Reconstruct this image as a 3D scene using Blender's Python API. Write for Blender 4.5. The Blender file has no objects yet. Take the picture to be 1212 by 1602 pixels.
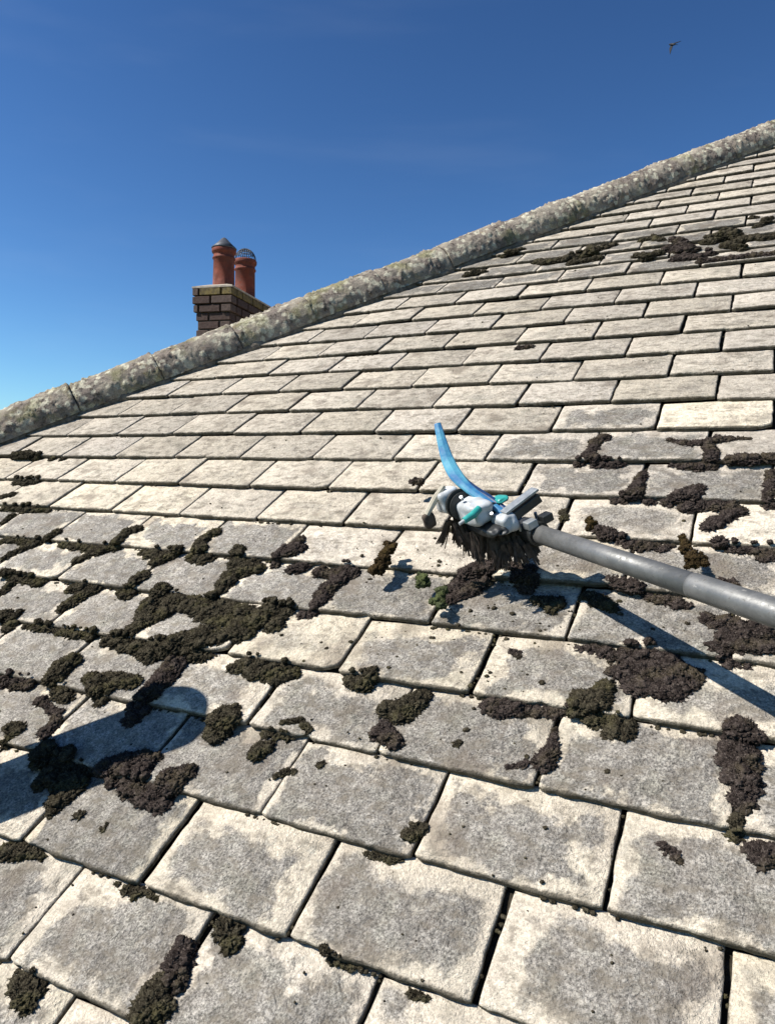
import bpy, bmesh, math, random
import numpy as np
from mathutils import Vector, Matrix, noise

# ------------------------------------------------------------------ camera, sky, sun, exposure
sc = bpy.context.scene
G = 0.18                      # one course of tiles, metres; the roof is laid out in courses
CAM = Vector((0.0, 0.0, 5.2))
cam_d = bpy.data.cameras.new("camera")
cam = bpy.data.objects.new("camera", cam_d)
sc.collection.objects.link(cam)
sc.camera = cam
cam_d.sensor_fit = 'HORIZONTAL'
cam_d.sensor_width = 36.0
cam_d.lens = 34.25
cam_d.clip_start = 0.02
cam_d.clip_end = 3000
cr = Vector((0.99973, 0.00096, 0.02319)); cu = Vector((-0.02321, 0.04115, 0.99888)); cf = Vector((0, 0.99915, -0.04116))
cam.matrix_world = Matrix(((cr[0], cu[0], -cf[0], CAM[0]), (cr[1], cu[1], -cf[1], CAM[1]), (cr[2], cu[2], -cf[2], CAM[2]), (0, 0, 0, 1)))

SUN_AZ, SUN_EL = -103.0, 48.0
world = bpy.data.worlds.new("World")
sc.world = world
world.use_nodes = True
wn = world.node_tree
sky = wn.nodes.new("ShaderNodeTexSky")
sky.sky_type = 'NISHITA'
sky.sun_disc = False
sky.sun_elevation = math.radians(SUN_EL)
sky.sun_rotation = math.radians(SUN_AZ)
sky.altitude = 100
sky.air_density = 1.0
sky.dust_density = 0.15
sky.ozone_density = 3.0
gam = wn.nodes.new("ShaderNodeGamma"); gam.inputs[1].default_value = 1.5
wn.links.new(sky.outputs[0], gam.inputs[0])
tint = wn.nodes.new("ShaderNodeMix"); tint.data_type = 'RGBA'; tint.blend_type = 'MULTIPLY'
tint.inputs[0].default_value = 1.0
tint.inputs[7].default_value = (0.505, 0.632, 0.672, 1)
wn.links.new(gam.outputs[0], tint.inputs[6])
wtc = wn.nodes.new("ShaderNodeTexCoord")
wmap = wn.nodes.new("ShaderNodeMapping"); wmap.inputs["Rotation"].default_value = (0.3, 0.9, 0.2); wmap.inputs["Scale"].default_value = (1.2, 5.0, 9.0)
wn.links.new(wtc.outputs["Generated"], wmap.inputs[0])
wno = wn.nodes.new("ShaderNodeTexNoise"); wno.inputs["Scale"].default_value = 1.6; wno.inputs["Detail"].default_value = 5
wn.links.new(wmap.outputs[0], wno.inputs["Vector"])
wr = wn.nodes.new("ShaderNodeMapRange"); wr.interpolation_type = 'SMOOTHSTEP'
for i_, v_ in ((1, 0.50), (2, 0.78), (3, 0.0), (4, 0.03)): wr.inputs[i_].default_value = v_
wn.links.new(wno.outputs[0], wr.inputs[0])
wisp = wn.nodes.new("ShaderNodeMix"); wisp.data_type = 'RGBA'
wn.links.new(wr.outputs[0], wisp.inputs[0]); wn.links.new(tint.outputs[2], wisp.inputs[6])
wisp.inputs[7].default_value = (9.5, 10.5, 12.0, 1)          # thin high cirrus, barely there
wn.links.new(wisp.outputs[2], wn.nodes["Background"].inputs[0])
wn.nodes["Background"].inputs[1].default_value = 0.05
S = Vector((math.sin(math.radians(SUN_AZ)) * math.cos(math.radians(SUN_EL)),
            math.cos(math.radians(SUN_AZ)) * math.cos(math.radians(SUN_EL)), math.sin(math.radians(SUN_EL))))
sun_d = bpy.data.lights.new("sun", 'SUN')
sun_d.energy = 5.0
sun_d.angle = math.radians(0.53)
sun_d.color = (1.0, 0.95, 0.87)
sun = bpy.data.objects.new("sun", sun_d)
sc.collection.objects.link(sun)
sun.rotation_euler = S.to_track_quat('Z', 'Y').to_euler()
sc.view_settings.view_transform = 'Standard'
sc.view_settings.look = 'None'
sc.view_settings.gamma = 1
sc.view_settings.exposure = 0.76
sc.view_settings.use_curve_mapping = False

# ------------------------------------------------------------------ roof frame
R1 = Vector((0.8914, -0.45323, 0.0)).normalized()      # along a course, to the right
RN = Vector((-0.25015, -0.49199, 0.83389)).normalized()
RS = RN.cross(R1).normalized()                          # up the slope
RO = CAM + Vector((0.2223, 5.76885, -4.02461)) * G
ROOF = Matrix(((R1[0], RS[0], RN[0], RO[0]), (R1[1], RS[1], RN[1], RO[1]), (R1[2], RS[2], RN[2], RO[2]), (0, 0, 0, 1)))
def W(u, v, h=0.0):
    return RO + (R1 * u + RS * v + RN * h) * G
PER = 1.7336
TH = 0.088
HS, HU, HV = 1.1992, -7.6, 17.35                        # lower edge line of the hip caps
ROWOFF = {-1: -3.691, 0: -2.869, 1: -2.062, 2: -2.894, 3: -2.159, 4: -1.305, 5: -9.481, 6: -10.534, 7: -13.074, 8: -12.226,
          9: -13.072, 10: -8.744, 11: -9.611, 12: -10.525, 13: -9.592, 14: -8.735, 15: -7.788}

def to_px(p):
    d = p - CAM
    z = d.dot(cf)
    if z <= 0.01:
        return None
    return (606 + 1153 * d.dot(cr) / z, 801 - 1153 * d.dot(cu) / z)

# ------------------------------------------------------------------ helpers
COL = sc.collection
def tag(o, label=None, cat=None, group=None, kind=None):
    if label: o['label'] = label
    if cat: o['category'] = cat
    if group: o['group'] = group
    if kind: o['kind'] = kind
    return o
def put(name, me, mats, parent=None, matrix=None):
    o = bpy.data.objects.new(name, me)
    COL.objects.link(o)
    if mats is not None:
        for m in (mats if isinstance(mats, (list, tuple)) else [mats]):
            if len(me.materials) < len(mats if isinstance(mats, (list, tuple)) else [mats]):
                me.materials.append(m)
    if parent is not None:
        o.parent = parent
        if parent.type == 'EMPTY' and matrix is None:
            o.matrix_parent_inverse = parent['_inv'] if False else parent.matrix_basis.inverted()
    if matrix is not None:
        o.matrix_basis = matrix
    return o
def empty(name, loc):
    o = bpy.data.objects.new(name, None)
    COL.objects.link(o)
    o.empty_display_size = 0.1
    o.matrix_basis = Matrix.Translation(loc)
    return o
def bm_mesh(bm, name, smooth=False):
    bmesh.ops.recalc_face_normals(bm, faces=bm.faces)
    me = bpy.data.meshes.new(name)
    bm.to_mesh(me); bm.free()
    if smooth:
        me.polygons.foreach_set("use_smooth", [True] * len(me.polygons))
    return me
def np_mesh(name, V, F, smooth=True):
    me = bpy.data.meshes.new(name)
    V = np.asarray(V, dtype=np.float32); F = np.asarray(F, dtype=np.int32)
    me.vertices.add(len(V)); me.vertices.foreach_set("co", V.ravel())
    n = F.shape[1]
    me.loops.add(F.size); me.loops.foreach_set("vertex_index", F.ravel())
    me.polygons.add(len(F)); me.polygons.foreach_set("loop_start", np.arange(0, F.size, n, dtype=np.int32))
    me.polygons.foreach_set("loop_total", np.full(len(F), n, dtype=np.int32))
    me.polygons.foreach_set("use_smooth", np.full(len(F), smooth, dtype=bool))
    me.update(calc_edges=True)
    return me
def tube(bm, pts, rads, seg=24, caps=True):
    pts = [Vector(p) for p in pts]
    rings = []
    ref = None
    for i, p in enumerate(pts):
        a = pts[max(0, i - 1)]; b = pts[min(len(pts) - 1, i + 1)]
        t = (b - a).normalized()
        if ref is None:
            ref = t.orthogonal().normalized()
        ref = (ref - t * ref.dot(t)).normalized()
        q = t.cross(ref)
        r = rads[i] if isinstance(rads, (list, tuple)) else rads
        rings.append([bm.verts.new(p + (ref * math.cos(2 * math.pi * k / seg) + q * math.sin(2 * math.pi * k / seg)) * r) for k in range(seg)])
    for i in range(len(rings) - 1):
        for k in range(seg):
            bm.faces.new((rings[i][k], rings[i][(k + 1) % seg], rings[i + 1][(k + 1) % seg], rings[i + 1][k]))
    if caps:
        bm.faces.new(list(reversed(rings[0]))); bm.faces.new(rings[-1])
    return rings
def obox(bm, c, ax, ay, az):
    """box from centre and three half-axis vectors"""
    c, ax, ay, az = Vector(c), Vector(ax), Vector(ay), Vector(az)
    v = [bm.verts.new(c + ax * x + ay * y + az * z) for x in (-1, 1) for y in (-1, 1) for z in (-1, 1)]
    for f in ((0, 1, 3, 2), (4, 6, 7, 5), (0, 4, 5, 1), (2, 3, 7, 6), (0, 2, 6, 4), (1, 5, 7, 3)):
        bm.faces.new([v[i] for i in f])
def bevel_all(bm, w, seg=2):
    bmesh.ops.bevel(bm, geom=list(bm.edges), offset=w, segments=seg, profile=0.6, affect='EDGES', clamp_overlap=True)

# ------------------------------------------------------------------ materials
def new_mat(name):
    m = bpy.data.materials.new(name); m.use_nodes = True
    nt = m.node_tree
    b = nt.nodes["Principled BSDF"]
    return m, nt, b
class N:
    def __init__(s, nt): s.nt = nt
    def node(s, t, **k):
        n = s.nt.nodes.new(t)
        for a, b in k.items(): setattr(n, a, b)
        return n
    def link(s, a, b): s.nt.links.new(a, b)
    def val(s, sock, v):
        if hasattr(v, 'is_output'): s.link(v, sock)
        else: sock.default_value = v
    def math(s, op, a, b=0.0, c=None, clamp=False):
        n = s.node("ShaderNodeMath", operation=op, use_clamp=clamp)
        s.val(n.inputs[0], a); s.val(n.inputs[1], b)
        if c is not None: s.val(n.inputs[2], c)
        return n.outputs[0]
    def noise(s, vec, scale, detail=3, rough=0.55, w=None, dist=0.0):
        n = s.node("ShaderNodeTexNoise", noise_dimensions='4D' if w is not None else '3D')
        s.link(vec, n.inputs["Vector"])
        n.inputs["Scale"].default_value = scale; n.inputs["Detail"].default_value = detail
        n.inputs["Roughness"].default_value = rough; n.inputs["Distortion"].default_value = dist
        if w is not None: s.val(n.inputs["W"], w)
        return n.outputs[0]
    def ramp(s, x, lo, hi, a=0.0, b=1.0, smooth=True):
        n = s.node("ShaderNodeMapRange", interpolation_type='SMOOTHSTEP' if smooth else 'LINEAR')
        s.val(n.inputs[0], x); s.val(n.inputs[1], lo); s.val(n.inputs[2], hi); s.val(n.inputs[3], a); s.val(n.inputs[4], b)
        return n.outputs[0]
    def mix(s, f, a, b, mode='MIX'):
        n = s.node("ShaderNodeMix", data_type='RGBA', blend_type=mode)
        s.val(n.inputs[0], f)
        for k, v in ((6, a), (7, b)):
            if hasattr(v, 'is_output'): s.link(v, n.inputs[k])
            else: n.inputs[k].default_value = (*v, 1) if len(v) == 3 else v
        return n.outputs[2]
    def bump(s, h, strength, dist, prev=None):
        n = s.node("ShaderNodeBump"); n.inputs["Strength"].default_value = strength; n.inputs["Distance"].default_value = dist
        s.link(h, n.inputs["Height"])
        if prev is not None: s.link(prev, n.inputs["Normal"])
        return n.outputs[0]

def tile_material(edge=False):
    m, nt, b = new_mat("concrete_tile_edge" if edge else "concrete_tile")
    n = N(nt)
    tc = n.node("ShaderNodeTexCoord").outputs["Object"]
    oi = n.node("ShaderNodeObjectInfo")
    sep = n.node("ShaderNodeSeparateColor"); n.link(oi.outputs["Color"], sep.inputs[0])
    core_amt, warm, brt = sep.outputs[0], sep.outputs[1], sep.outputs[2]
    rnd = n.math('MULTIPLY', oi.outputs["Random"], 57.0)
    xyz = n.node("ShaderNodeSeparateXYZ"); n.link(tc, xyz.inputs[0])
    x, y = xyz.outputs[0], xyz.outputs[1]
    big = n.noise(tc, 11.0, 4, 0.62, rnd)
    big2 = n.noise(tc, 26.0, 4, 0.6, rnd)
    fine = n.noise(tc, 240.0, 3, 0.8, rnd)
    grit = n.noise(tc, 110.0, 4, 0.75, rnd)
    # cream rim: bare stone round the side and top edges, grey weathered skin in the middle
    dx = n.math('MINIMUM', x, n.math('SUBTRACT', PER * G, x))
    dyt = n.math('SUBTRACT', 1.02 * G, y)
    d = n.math('MINIMUM', dx, n.math('MULTIPLY', dyt, 0.9))
    d = n.math('MINIMUM', d, n.math('ADD', n.math('MULTIPLY', y, 1.0), 0.022))
    wob = n.math('MULTIPLY', n.math('SUBTRACT', big, 0.5), 0.20)
    wob2 = n.math('MULTIPLY', n.math('SUBTRACT', big2, 0.5), 0.035)
    dd = n.math('ADD', n.math('ADD', d, wob), wob2)
    thr = n.math('MULTIPLY', n.math('SUBTRACT', 1.0, core_amt), 0.105)
    wid = n.math('MULTIPLY', n.math('FRACT', n.math('MULTIPLY', oi.outputs["Random"], 7.3)), 0.011)
    core = n.ramp(dd, n.math('SUBTRACT', thr, n.math('ADD', wid, 0.003)), n.math('ADD', n.math('ADD', thr, 0.008), wid))
    core_soft = n.ramp(dd, n.math('ADD', thr, -0.02), n.math('ADD', thr, 0.05))
    hard = n.ramp(core_amt, 0.35, 0.65)
    core = n.math('ADD', n.math('MULTIPLY', core, hard), n.math('MULTIPLY', n.math('MULTIPLY', core_soft, n.math('SUBTRACT', 1.0, hard)), n.math('ADD', n.math('MULTIPLY', core_amt, 1.25), 0.12)), clamp=True)
    cream = n.mix(warm, (0.615, 0.54, 0.415), (0.585, 0.525, 0.445))
    cream = n.mix(n.ramp(big2, 0.40, 0.70, 0.0, 0.55), cream, (0.46, 0.405, 0.335))
    grey = n.mix(n.ramp(big2, 0.35, 0.65), (0.185, 0.170, 0.150), (0.305, 0.283, 0.250))
    grey = n.mix(n.ramp(n.noise(tc, 19.0, 3, 0.6, n.math('ADD', rnd, 9.0)), 0.52, 0.70, 0.0, 0.5), grey, (0.31, 0.295, 0.25))
    col = n.mix(core, cream, grey)
    gp = n.noise(tc, 13.0, 4, 0.65, n.math('ADD', rnd, 41.0))
    col = n.mix(n.ramp(gp, 0.50, 0.68, 0.0, 0.42), col, (0.22, 0.21, 0.165))
    # sandy grain, stronger on the grey skin
    g1 = n.ramp(fine, 0.38, 0.62, 0.42, 1.58, smooth=False)
    g2 = n.ramp(grit, 0.36, 0.64, 0.72, 1.28, smooth=False)
    g = n.math('MULTIPLY', g1, g2)
    gm = n.math('ADD', n.math('MULTIPLY', n.math('SUBTRACT', g, 1.0), n.ramp(core, 0, 1, 0.42, 1.0)), 1.0)
    cc = n.node("ShaderNodeCombineColor"); 
    for k in range(3): n.link(gm, cc.inputs[k])
    col = n.mix(1.0, col, cc.outputs[0], 'MULTIPLY')
    # coarse pale lichen crust on the grey skin
    lc = n.noise(tc, 48.0, 5, 0.75, n.math('ADD', rnd, 15.0))
    lcm = n.math('MULTIPLY', n.ramp(lc, 0.53, 0.63), n.ramp(n.noise(tc, 10.0, 3, 0.6, n.math('ADD', rnd, 5.0)), 0.42, 0.60))
    col = n.mix(n.math('MULTIPLY', lcm, 0.65), col, (0.46, 0.42, 0.35))
    # pale lichen rings and dark specks
    vor = n.node("ShaderNodeTexVoronoi", feature='F1', voronoi_dimensions='4D'); n.link(tc, vor.inputs["Vector"]); vor.inputs["Scale"].default_value = 21
    n.link(rnd, vor.inputs["W"])
    vd = n.math('ADD', vor.outputs["Distance"], n.math('MULTIPLY', n.math('SUBTRACT', big2, 0.5), 0.25))
    ring = n.math('MULTIPLY', n.ramp(vd, 0.10, 0.15), n.ramp(vd, 0.25, 0.19))
    vsep = n.node("ShaderNodeSeparateColor"); n.link(vor.outputs["Color"], vsep.inputs[0])
    ring = n.math('MULTIPLY', ring, n.ramp(vsep.outputs[0], 0.72, 0.80))
    col = n.mix(n.math('MULTIPLY', ring, 0.42), col, (0.46, 0.44, 0.37))
    sp = n.noise(tc, 62.0, 4, 0.8, n.math('ADD', rnd, 3.0))
    spm = n.math('MULTIPLY', n.ramp(sp, 0.64, 0.70), n.ramp(big, 0.42, 0.60, 0.25, 1.0))
    col = n.mix(n.math('MULTIPLY', spm, 0.8), col, (0.07, 0.058, 0.042))
    # brown drip stains
    pt_ = n.noise(tc, 34.0, 4, 0.75, n.math('ADD', rnd, 61.0))
    col = n.mix(n.math('MULTIPLY', n.ramp(pt_, 0.56, 0.66), n.ramp(n.noise(tc, 7.0, 2, 0.5, n.math('ADD', rnd, 71.0)), 0.48, 0.62, 0.0, 0.6)), col, (0.15, 0.125, 0.10))
    st = n.noise(tc, 8.0, 3, 0.6, n.math('ADD', rnd, 21.0))
    col = n.mix(n.ramp(st, 0.52, 0.70, 0.0, 0.6), col, (0.16, 0.128, 0.098))
    stk = n.node("ShaderNodeMapping"); n.link(tc, stk.inputs[0]); stk.inputs["Scale"].default_value = (0.7, 1.25, 1)
    sk = n.noise(stk.outputs[0], 34.0, 6, 0.72, n.math('ADD', rnd, 31.0))
    col = n.mix(n.math('MULTIPLY', n.ramp(sk, 0.47, 0.64, 0.0, 0.72), n.ramp(d, 0.004, 0.03)), col, (0.185, 0.16, 0.125))
    # dirt that gathers along the joints
    dj = n.math('MINIMUM', dx, n.math('ADD', y, 0.0))
    djn = n.math('ADD', dj, n.math('MULTIPLY', n.math('SUBTRACT', sp, 0.5), 0.016))
    col = n.mix(n.ramp(djn, 0.006, 0.0005, 0.0, 0.85), col, (0.07, 0.06, 0.044))
    bc = n.node("ShaderNodeCombineColor")
    bv = n.math('ADD', n.math('MULTIPLY', brt, 0.92), 0.375)
    for k in range(3): n.link(bv, bc.inputs[k])
    col = n.mix(1.0, col, bc.outputs[0], 'MULTIPLY')
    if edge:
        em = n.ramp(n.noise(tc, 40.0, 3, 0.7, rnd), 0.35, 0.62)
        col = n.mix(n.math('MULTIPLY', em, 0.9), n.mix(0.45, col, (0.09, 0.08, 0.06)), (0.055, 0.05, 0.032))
    n.link(col, b.inputs["Base Color"])
    b.inputs["Roughness"].default_value = 0.95
    b.inputs["Specular IOR Level"].default_value = 0.15
    nb = n.bump(big2, 0.8, 0.014)
    nb = n.bump(n.noise(tc, 90.0, 4, 0.65, rnd), 0.9, 0.006, nb)
    nb = n.bump(fine, 0.8, 0.0035, nb)
    n.link(nb, b.inputs["Normal"])
    return m

def simple_mat(name, col, rough=0.6, metal=0.0, var=0.25, scale=30.0, bump=0.0, bdist=0.002, col2=None, spec=0.3):
    m, nt, b = new_mat(name); n = N(nt)
    tc = n.node("ShaderNodeTexCoord").outputs["Object"]
    x = n.noise(tc, scale, 5, 0.6)
    c2 = col2 if col2 else tuple(c * (1 - var) for c in col)
    n.link(n.mix(n.ramp(x, 0.35, 0.65), col, c2), b.inputs["Base Color"])
    n.link(n.ramp(n.noise(tc, scale * 2.3, 3), 0.3, 0.7, rough * 0.8, min(1, rough * 1.15)), b.inputs["Roughness"])
    b.inputs["Metallic"].default_value = metal
    b.inputs["Specular IOR Level"].default_value = spec
    if bump: n.link(n.bump(n.noise(tc, scale * 3, 4, 0.65), bump, bdist), b.inputs["Normal"])
    return m

def moss_mat(name, dark, light, tip):
    m, nt, b = new_mat(name); n = N(nt)
    tc = n.node("ShaderNodeTexCoord").outputs["Object"]
    a = n.noise(tc, 55, 4, 0.65); c = n.noise(tc, 300, 3, 0.7)
    col = n.mix(n.ramp(a, 0.35, 0.68), dark, light)
    big = n.noise(tc, 16, 3, 0.6)
    col = n.mix(n.ramp(big, 0.50, 0.68, 0, 0.55), col, tuple(q * f_ for q, f_ in zip(light, (1.25, 1.3, 0.85))))
    col = n.mix(n.ramp(c, 0.50, 0.70, 0, 0.8), col, tip)
    n.link(col, b.inputs["Base Color"])
    b.inputs["Roughness"].default_value = 1.0
    b.inputs["Specular IOR Level"].default_value = 0.05
    nb = n.bump(a, 0.8, 0.006); nb = n.bump(c, 0.9, 0.003, nb)
    n.link(nb, b.inputs["Normal"])
    return m

def hip_mat():
    m, nt, b = new_mat("lichened_hip_tile"); n = N(nt)
    tc = n.node("ShaderNodeTexCoord").outputs["Object"]
    a = n.noise(tc, 9, 4, 0.6); c = n.noise(tc, 38, 5, 0.7); e = n.noise(tc, 210, 3, 0.7)
    col = n.mix(n.ramp(a, 0.38, 0.62), (0.185, 0.155, 0.132), (0.29, 0.255, 0.205))
    vor = n.node("ShaderNodeTexVoronoi", feature='SMOOTH_F1'); n.link(tc, vor.inputs["Vector"]); vor.inputs["Scale"].default_value = 30
    vd = n.math('ADD', vor.outputs["Distance"], n.math('MULTIPLY', n.math('SUBTRACT', c, 0.5), 0.9))
    vs = n.node("ShaderNodeSeparateColor"); n.link(vor.outputs["Color"], vs.inputs[0])
    col = n.mix(n.math('MULTIPLY', n.ramp(vd, 0.46, 0.26), n.ramp(vs.outputs[0], 0.25, 0.5)), col, (0.48, 0.45, 0.35))
    col = n.mix(n.math('MULTIPLY', n.ramp(c, 0.50, 0.66), n.ramp(a, 0.6, 0.4)), col, (0.065, 0.053, 0.045))
    col = n.mix(n.ramp(n.noise(tc, 6, 4, 0.6), 0.50, 0.66, 0, 0.6), col, (0.19, 0.185, 0.085))
    col = n.mix(n.ramp(n.noise(tc, 14, 4, 0.7), 0.60, 0.72, 0, 0.5), col, (0.28, 0.19, 0.10))
    g = n.ramp(e, 0.3, 0.7, 0.6, 1.35, smooth=False)
    cc = n.node("ShaderNodeCombineColor")
    for k in range(3): n.link(g, cc.inputs[k])
    col = n.mix(1.0, col, cc.outputs[0], 'MULTIPLY')
    n.link(col, b.inputs["Base Color"])
    b.inputs["Roughness"].default_value = 0.97
    b.inputs["Specular IOR Level"].default_value = 0.1
    nb = n.bump(c, 1.0, 0.012); nb = n.bump(e, 0.8, 0.004, nb)
    n.link(nb, b.inputs["Normal"])
    return m

M_TILE = tile_material(); M_EDGE = tile_material(True)
M_UNDER = simple_mat("joint_dirt", (0.045, 0.038, 0.028), 1.0, var=0.5, scale=60, bump=0.8, bdist=0.004, spec=0.05)
M_HIP = hip_mat()
MOSSM = {'g': moss_mat("moss_green_brown", (0.018, 0.015, 0.010), (0.052, 0.045, 0.030), (0.125, 0.108, 0.075)),
         'p': moss_mat("moss_purple_brown", (0.018, 0.0135, 0.012), (0.052, 0.041, 0.036), (0.125, 0.103, 0.088)),
         'o': moss_mat("moss_dark_clod", (0.018, 0.012, 0.006), (0.050, 0.034, 0.016), (0.09, 0.065, 0.03)),
         'q': moss_mat("moss_olive_scrap", (0.030, 0.036, 0.016), (0.070, 0.082, 0.040), (0.12, 0.13, 0.07))}

# ------------------------------------------------------------------ ground, house body
gm = simple_mat("garden_grass", (0.045, 0.075, 0.02), 1.0, var=0.5, scale=0.8, bump=0.6, bdist=0.05)
bm = bmesh.new()
L = 1500
vs = [bm.verts.new((x, y, 0)) for x, y in ((-L, -L), (L, -L), (L, L), (-L, L))]
bm.faces.new(vs)
g = put("ground", bm_mesh(bm, "ground"), gm); tag(g, kind='structure')

house = empty("house", (W(-4, -5)[0], W(-4, -5)[1], 0.0))
tag(house, "house roof of weathered pale tiles with a lichen covered hip", "house")

# underlay below the tiles: the roof slope itself (part); the tiles are its pieces
U0, U1, V0 = -30.0, 6.0, -5.0
def hip_v(u): return HS * (u - HU) + HV
hipshift = 0.65 / math.cos(math.atan(HS))         # from the cap's lower edge line up to the hip line
def hipc_v(u): return hip_v(u) + hipshift
VT = 36.0
ur = (VT - HV - hipshift) / HS + HU
poly = [(-25.2 + 0.0, V0), (9.5, V0), (9.5, VT), (ur, VT)]
poly[0] = ((V0 - HV - hipshift) / HS + HU, V0)
bm = bmesh.new()
top = [bm.verts.new((u * G, v * G, (-TH * 0.5 - 0.075) * G)) for u, v in poly]
bot = [bm.verts.new((u * G, v * G, (-TH * 0.5 - 0.35) * G)) for u, v in poly]
bm.faces.new(top); bm.faces.new(list(reversed(bot)))
for i in range(4):
    j = (i + 1) % 4
    bm.faces.new((top[j], top[i], bot[i], bot[j]))
slope = put("roof_slope", bm_mesh(bm, "roof_slope"), M_UNDER, house, house.matrix_basis.inverted() @ ROOF)

# the far slope beyond the hip, same pitch, falling away to the left
hd = Vector((0.6404 * R1[0] + 0.768 * RS[0], 0.6404 * R1[1] + 0.768 * RS[1], 0.6404 * R1[2] + 0.768 * RS[2]))
PIT = math.radians(33.5)
n2 = (-R1 * math.sin(PIT) + Vector((0, 0, 1)) * math.cos(PIT)).normalized()
hd = RN.cross(n2).normalized()
if hd.dot(RS) < 0: hd = -hd
back_h = (-RS + Vector((0, 0, RS[2]))).normalized() * -1      # horizontal, away from the eaves
hip0 = W(poly[0][0], V0, -TH * 0.5 - 0.03); hip1 = W(ur, VT, -TH * 0.5 - 0.03)
bm = bmesh.new()
dn = Vector((0, 0, -0.06))
run = 7.0
a = [hip0, hip1, hip1 + back_h * run, hip0 + back_h * (run + (hip1 - hip0).dot(back_h))]
tp = [bm.verts.new(p) for p in a]; bt = [bm.verts.new(p + dn) for p in a]
bm.faces.new(tp); bm.faces.new(list(reversed(bt)))
for i in range(4):
    j = (i + 1) % 4
    bm.faces.new((tp[j], tp[i], bt[i], bt[j]))
put("far_slope", bm_mesh(bm, "far_slope"), simple_mat("far_slope_tile", (0.33, 0.29, 0.23), 0.95, var=0.4, scale=8, bump=0.5), house)
# walls under the eaves
wm = simple_mat("cream_render", (0.42, 0.38, 0.31), 0.9, var=0.2, scale=5, bump=0.4)
c0 = W(poly[0][0], V0); c1 = W(9.5, V0)
inw = Vector((back_h[0], back_h[1], 0)).normalized()
rt = Vector((R1[0], R1[1], 0)).normalized()
c0 = Vector((c0[0], c0[1], 0)) + inw * 0.3 + rt * 0.3; c1 = Vector((c1[0], c1[1], 0)) + inw * 0.3
zt = W(0, V0)[2] - 0.02
bm = bmesh.new()
mid = (c0 + c1) / 2
obox(bm, mid + Vector((0, 0, zt / 2)) + inw * 0.1, rt * (c1 - c0).length / 2, inw * 0.1, Vector((0, 0, zt / 2)))
put("wall", bm_mesh(bm, "wall"), wm, house)
bm = bmesh.new()
obox(bm, c0 + inw * 3.6 + rt * 0.1 + Vector((0, 0, zt / 2)), rt * 0.1, inw * 3.38, Vector((0, 0, zt / 2)))
put("wall", bm_mesh(bm, "wall"), wm, house)

# ------------------------------------------------------------------ tiles
rng = random.Random(7)
def tile_outline(w, seed, x0=0.0):
    r = random.Random(seed)
    pts = []
    nf, ns = 22, 11
    L_ = 1.10
    ph = r.random() * 9
    def j(a, side_=False): return (noise.noise(Vector((a * 3.1, seed * 3.7, ph))) * 0.020 + noise.noise(Vector((a * 11.0, seed * 1.7, ph + 4))) * 0.013 - (0.0 if side_ else 1.0) * max(0, noise.noise(Vector((a * 4.0, seed * 9.7, ph + 9))) - 0.33) * -0.16)
    skew = r.uniform(-0.012, 0.012)
    for i in range(nf + 1):
        t = i / nf
        c = 0.030 * max(0, 1 - min(t, 1 - t) * w / 0.05) ** 2
        pts.append((x0 + t * w, j(t * w) + c + skew * (t - 0.5)))
    for i in range(1, ns + 1):
        t = i / ns
        pts.append((x0 + w + j(5 + t, True) * 0.8, t * L_))
    for i in range(1, ns + 1):
        t = 1 - i / (ns + 1.0)
        pts.append((x0 + j(9 + t, True) * 0.8, t * L_))
    pts = pts[:-0 or None]
    return pts
def clip_hip(pts, u, v):
    """keep the part of the tile outline on the near side of the hip"""
    out = []
    def side(p): return hipc_v(u + p[0]) - 0.12 - (v + p[1])
    n_ = len(pts)
    for i in range(n_):
        a, b_ = pts[i], pts[(i + 1) % n_]
        sa, sb = side(a), side(b_)
        if sa >= 0: out.append(a)
        if (sa >= 0) != (sb >= 0):
            t = sa / (sa - sb)
            out.append((a[0] + (b_[0] - a[0]) * t, a[1] + (b_[1] - a[1]) * t))
    return out
def tile_mesh(pts, name, rough=1.0, seed=0):
    bm = bmesh.new()
    n_ = len(pts)
    cx = sum(p[0] for p in pts) / n_; cy = sum(p[1] for p in pts) / n_
    def z_top(y): return TH * 0.5 - TH * y
    def z_bot(y): return (-TH * 0.5 + 0.016) - (TH * 0.95) * max(0, y) * 1.0
    rings = []
    for ins, dz in ((0.0, -0.030), (0.005, -0.010), (0.022, 0.0)):
        ring = []
        for (x, y) in pts:
            dx, dy = cx - x, cy - y
            l = math.hypot(dx, dy) or 1
            sx = ins * (1 if abs(dx) > 0.05 else abs(dx) / 0.05)
            # inset mostly perpendicular to the nearest side
            nx, ny = dx / l, dy / l
            k = ins * 1.25
            ring.append(bm.verts.new(((x + nx * k) * G, (y + ny * k) * G, (z_top(y) + dz + noise.noise(Vector((x * 2.3, y * 2.3, seed * 1.3))) * 0.008) * G)))
        rings.append(ring)
    base = [bm.verts.new((x * G, y * G, z_bot(y) * G)) for x, y in pts]
    for i in range(n_):
        j = (i + 1) % n_
        f = bm.faces.new((base[i], base[j], rings[0][j], rings[0][i])); f.material_index = 1
        for q in range(2):
            f = bm.faces.new((rings[q][i], rings[q][j], rings[q + 1][j], rings[q + 1][i]))
            f.material_index = 0; f.smooth = True
    f = bm.faces.new(rings[2]); f.smooth = True
    bmesh.ops.triangulate(bm, faces=[f])
    me = bpy.data.meshes.new(name)
    bm.to_mesh(me); bm.free()
    me.materials.append(M_TILE); me.materials.append(M_EDGE)
    return me
VARS = []
for s_ in range(12):
    gap = 0.038 + 0.045 * rng.random()
    VARS.append(tile_mesh(tile_outline(PER - gap, s_ + 1, gap * 0.5), "tile_%d" % s_, seed=s_))
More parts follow.
